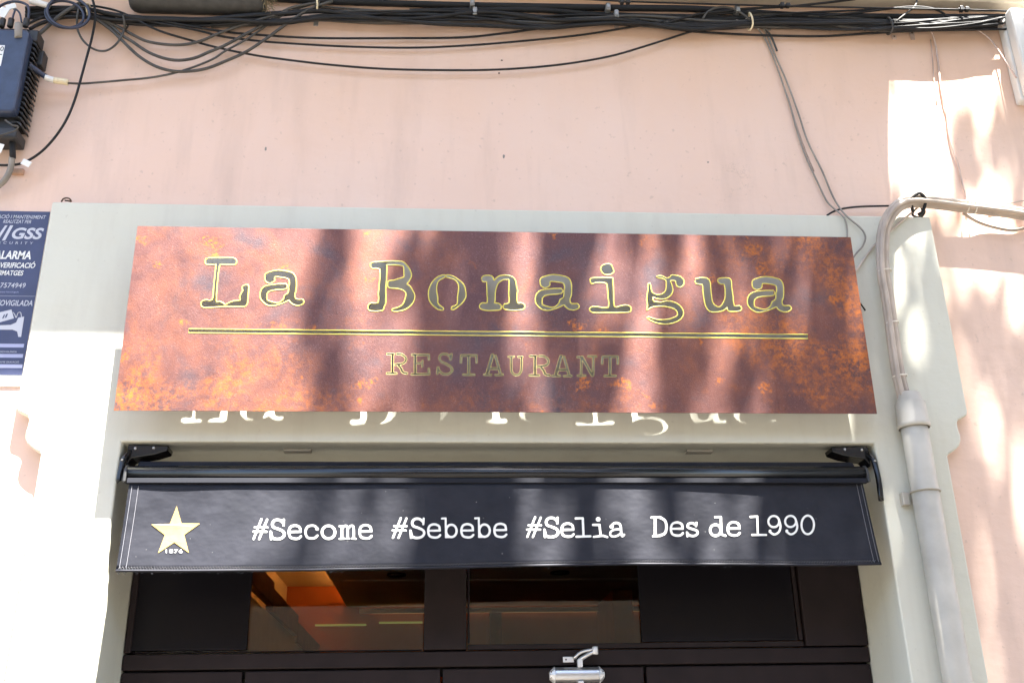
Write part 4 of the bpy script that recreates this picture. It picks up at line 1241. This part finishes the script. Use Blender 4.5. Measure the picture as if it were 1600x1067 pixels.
for px, py, lb in ((738, 6, 'metal band round the thickest cable, leftmost'), (742, 20, 'metal band round the bundle near its middle'), (950, 13, 'metal band round the thickest cable, middle one'),
                   (963, 24, 'metal band round the second thick cable'), (1152, 15, 'metal band round the thickest cable, rightmost')):
    c = at(px, py, -.004)
    o = empty('cable_band', c)
    tag(o, lb, 'cable band', 'metal bands on the cables')
    box('band', c.x - .011, c.x + .011, c.y - .016, c.y + .05, c.z - .022, c.z + .022, M_CLIP, o, .005)
    box('buckle', c.x - .008, c.x + .008, c.y - .020, c.y - .0165, c.z - .014, c.z + .012, M_CLIP, o, .002)
for px, py, rr, m, lb in ((496, 4, .05, M_YELLOWTAPE, 'yellowed tie hanging from the bundle by the sleeve'), (1172, 34, .045, M_YELLOWTAPE, 'pale tie gathering the bundle above the drop wires'),
                          (138, 17, .03, M_YELLOWTAPE, 'ochre tie on the cable coil'), (1389, 41, .045, M_CABLE2, 'black tie gathering the bundle at the right'), (196, 35, .03, M_CABLE2, 'dark tie hanging at the start of the swags')):
    c = at(px, py, -.005)
    P = [c + Vector((.004 * math.sin(t * 2), .032 * math.cos(t), rr * math.sin(t))) for t in [2 * math.pi * k / 16 for k in range(16)]]
    vs, fs = tube_mesh(P, .0045, 6, True)
    tag(mesh('cable_tie', vs, fs, m, None, True), lb, 'cable tie', 'ties on the black cables')

# ------------------------------------------------------------------ blue amplifier box, top left
ab = empty('amplifier_box', (-2.03, YW, 4.12))
tag(ab, 'dark blue cable amplifier box with black cooling fins at the upper left', 'amplifier box')
AX = -1.84
prism('cover', [(-2.34, 4.19), (AX - .012, 4.184), (AX, 4.20), (AX, 4.60), (AX - .015, 4.618), (-2.34, 4.618)], -.102, -.048, M_BLUEBOX, ab, .010)
prism('heat_sink', [(-2.34, 4.09), (-1.90, 4.09), (-1.855, 4.12), (-1.852, 4.64), (-1.875, 4.665), (-2.34, 4.665)], -.047, .040, M_FIN, ab, .006)
for i in range(17):
    z = 4.155 + i * .0262
    prism('fin', [(-1.868, z), (-1.838, z + .002), (-1.826, z - .008), (-1.822, z - .014), (-1.819, z - .010), (-1.824, z + .002), (-1.838, z + .009), (-1.868, z + .007)], -.060, .030, M_FIN, ab)
box('corner_block', -1.862, -1.822, -.062, .018, 4.585, 4.648, M_FIN, ab, .006)
box('latch', -1.835, -1.800, -.02, .035, 4.49, 4.57, M_FIN, ab, .006)
box('lower_shelf', -2.34, -1.828, -.07, .036, 4.075, 4.128, M_FIN, ab, .010)
cyl('cap_nut', at(29, 38, -.10), at(29, 60, -.10), .017, M_CABLE3, ab, 12)
for px in (3, 16, 40):
    q = at(px, 40, -.06)
    cyl('port', q + Vector((0, 0, -.01)), q + Vector((0, 0, .035)), .013, M_FIN, ab, 10)
sx = at(7.5, 71, -.1045); s2 = at(0, 103, -.1045)
stk = box('sticker', -2.25, sx.x, -.1036, -.1022, s2.z, sx.z, M_STICK, ab)
tm = text_mesh('sticker_text', '0', 1.0, .01)
c0 = at(-.5, 80, -.1045)
for v in tm.vertices: v.co = (c0.x + v.co.x * .032, -.1046, c0.z + v.co.y * .034)
link('sticker_text', tm, M_INK, stk)
box('sticker_rule', -2.25, sx.x - .004, -.1046, -.1038, sx.z - .052, sx.z - .048, M_INK, stk)
tube('bottom_lead', [at(8, 188, -.1), at(20, 196, -.11), at(28, 198, -.11), at(24, 204, -.1), at(6, 210, -.09), at(-8, 214, -.09)], .004, M_CABLE2, ab, 6, 4)
cyl('gland', at(19, 222, -.03), at(20, 248, -.02), .013, M_BLACK, ab, 12)
cable('conduit_tail', [(19, 246, -.02), (17, 262, -.01), (11, 276, .0), (2, 287, .01), (-14, 298, .02)], .013, M_CABLE3, 'grey conduit tail bending left below the blue box')
# taped plug on the side
tpg = empty('taped_plug', at(60, 115, -.03))
tag(tpg, 'plug wrapped in white and yellowed tape beside the blue box', 'plug')
tube('boot', [at(46, 102, -.055), at(56, 110, -.04), at(68, 118, -.03), at(72, 121, -.028)], .0125, M_BLUECABLE, tpg, 10, 4)
tube('white_wrap', [at(70, 121, -.03), at(78, 124, -.022), at(86, 126, -.018)], .0135, M_WHITE, tpg, 10, 4)
tube('yellow_wrap', [at(84, 126, -.02), at(92, 127, -.016), at(99, 128, -.012), at(106, 129.5, -.010)], .0145, M_YELLOWTAPE, tpg, 9, 3)
# tags and white parts
def tagbox(px, py, Y, w, h, ang, label):
    c = at(px, py, Y)
    bm = bmesh.new(); add_box(bm, -w, w, -.003, .003, -h, h)
    bmesh.ops.rotate(bm, cent=(0, 0, 0), matrix=Matrix.Rotation(ang, 3, 'Y'), verts=bm.verts)
    bmesh.ops.translate(bm, vec=c, verts=bm.verts)
    o = bm_obj('cable_tag', bm, M_STICK); bevel(o, .002)
    return tag(o, label, 'cable tag', 'white tags on the cables')
tagbox(41, 255, -.012, .020, .014, .45, 'white tag on the black cable arc below the blue box')
tagbox(5, 20, -.068, .020, .026, .3, 'white tag at the far left above the blue box')
tagbox(17, 11, -.065, .022, .014, -.4, 'white tag on the thin blue leads')
tagbox(-1, 232, -.10, .014, .022, .2, 'white tag under the blue box at the left edge')
wc = tube('white_joint', [at(49, 1, -.04), at(60, 5, -.04), at(78, 10, -.035)], .019, M_WHITE, None, 10, 3, r2=.012)
tag(wc, 'white plastic cable joint above the blue box', 'cable joint')
# rusty staple on the top edge of the surround, bracket stub left below the box
rk = tube('rusty_staple', [at(96, 315, .02), at(99, 311, .005), at(104, 309.5, .0), at(109, 311, .0), at(111, 315, .02), at(107, 314, .01), at(101, 313.5, .005)], .0035, M_DARKRUST, None, 6, 4)
tag(rk, 'small rusty staple on the top left corner of the grey surround', 'staple')
c = at(27, 268, YW - .012)
wp = bevel(box('wall_plug', c.x - .028, c.x + .028, YW - .018, YW + .002, c.z - .014, c.z + .014, mat('brown_plug', (.40, .25, .17), .8, var=.2, scale=40)), .006)
tag(wp, 'pinkish brown fixing block on the wall under the blue box', 'fixing block')

# ------------------------------------------------------------------ plane tree dappling the front, and trees added to dim ground and sky
def plane_tree(label, trunk, CC, CR, n_clumps, seed, keep=None, per=34):
    rt = random.Random(seed)
    tr = empty('plane_tree', trunk[0])
    tag(tr, label, 'tree', 'plane trees along the kerb')
    vs, fs = tube_mesh(catmull(trunk, 4), .19, 12, False, .06)
    mesh('trunk', vs, fs, M_BARK, tr, True)
    clumps = []
    while len(clumps) < n_clumps:
        v = Vector((rt.uniform(-1, 1), rt.uniform(-1, 1), rt.uniform(-1, 1)))
        if .15 < v.length < 1.0:
            clumps.append((CC + Vector((v.x * CR.x, v.y * CR.y, v.z * CR.z)), rt.uniform(.22, .42)))
    for i in range(0, n_clumps, 4):
        c, r = clumps[i]
        s = trunk[3] if c.z < CC.z else trunk[4]
        mid = (s + c) / 2 + Vector((rt.uniform(-.2, .2), rt.uniform(-.15, .15), .25))
        P = catmull([s, mid, c], 5)
        if keep and not all(keep(q) for q in P[3:]): continue
        vs, fs = tube_mesh(P, .05, 6, False, .012)
        mesh('limb', vs, fs, M_BARK, tr, True)
    vs, fs = [], []
    for c, r in clumps:
        for _ in range(int(per * (r / .32) ** 2)):
            p = c + Vector((rt.gauss(0, r * .55), rt.gauss(0, r * .55), rt.gauss(0, r * .45)))
            s = rt.uniform(.09, .17)
            if keep and not keep(p): continue
            ax = Vector((rt.gauss(0, 1), rt.gauss(0, 1), rt.gauss(0, .6))).normalized()
            up = Vector((rt.gauss(0, .5), rt.gauss(0, .5), 1)).normalized()
            sd = ax.cross(up).normalized()
            n0 = len(vs)
            nb = sd.cross(ax)
            # five-pointed leaf folded a little along its rib
            for u, w, f in ((0, 0, 0), (.25, .45, .12), (.55, .62, .16), (.62, .28, .08), (1.0, 0, 0), (.62, -.28, .08), (.55, -.62, .16), (.25, -.45, .12)):
                vs.append(p + ax * (u * s) + sd * (w * s) + nb * (f * s))
            fs.extend([(n0, n0 + 1, n0 + 2, n0 + 3), (n0, n0 + 3, n0 + 4), (n0, n0 + 4, n0 + 5), (n0, n0 + 5, n0 + 6, n0 + 7)])
    mesh('crown', vs, fs, M_LEAF, tr)
    return tr

rg = random.Random(4)
def gap(p):
    """A lopsided, pruned crown: open to the left and to the upper right, with loose lanes between the boughs."""
    x, z = p.x + .49 * p.y, p.z + 3.25 * p.y
    e = -.50 - .16 * max(0, 3.5 - z)
    if x < e: return False
    if x > 1.80 and 3.55 < z < 5.2: return rg.random() < .22
    k = 1.0
    w = .05 * math.sin(z * 2.1)
    for c, h, d in ((-.24, .06, .75), (.28, .12, .97), (.70, .10, .97), (.97, .08, .95), (1.22, .05, .8), (2.35, .12, .75)):  # lanes cut through the leaves to place bright streaks
        t = abs(x + w - c) / h
        if t < 1.6: k = min(k, 1 - d * max(0, min(1, 1.6 - t)))
    if x > 1.5 and z < 2.9: k = min(1, k + .35)
    return rg.random() < k
plane_tree('street plane tree standing on the pavement to the right, shading the front',
           [Vector((3.3, -3.2, 0)), Vector((3.28, -3.2, 2.5)), Vector((3.2, -3.3, 5.2)), Vector((3.1, -3.4, 8.0)), Vector((3.0, -3.5, 10.0)), Vector((2.95, -3.5, 12.0))],
           Vector((2.95, -3.5, 11.7)), Vector((2.6, 1.4, 1.9)), 130, 24, gap, 38)
plane_tree('plane tree added at the kerb behind the viewer on the left, shading the ground',  # unseen tree added to shade the pavement and cut its bounce
           [Vector((-3.4, -4.9, 0)), Vector((-3.38, -4.9, 1.5)), Vector((-3.3, -5.0, 3.2)), Vector((-3.1, -5.3, 5.0)), Vector((-2.9, -5.6, 6.6)), Vector((-2.8, -5.7, 8.2))],
           Vector((-2.4, -6.0, 8.2)), Vector((2.7, 1.6, 1.5)), 90, 33)
plane_tree('plane tree added at the kerb behind the viewer on the right, shading the ground',  # its twin, likewise added to keep sun off the ground
           [Vector((3.4, -4.9, 0)), Vector((3.38, -4.9, 1.5)), Vector((3.3, -5.0, 3.2)), Vector((3.1, -5.3, 5.0)), Vector((2.9, -5.6, 6.6)), Vector((2.8, -5.7, 8.2))],
           Vector((2.6, -6.0, 8.2)), Vector((2.7, 1.6, 1.5)), 90, 35)
plane_tree('low-crowned plane tree added farthest to the right on the pavement, blocking the sky',  # unseen tree added to block sky light from the right
           [Vector((6.4, -3.2, 0)), Vector((6.38, -3.2, 1.2)), Vector((6.3, -3.15, 2.4)), Vector((6.15, -3.1, 3.6)), Vector((6.0, -3.05, 5.0)), Vector((5.8, -3.0, 6.6))],
           Vector((5.8, -3.0, 6.4)), Vector((2.3, 1.9, 2.7)), 170, 41, None, 40)
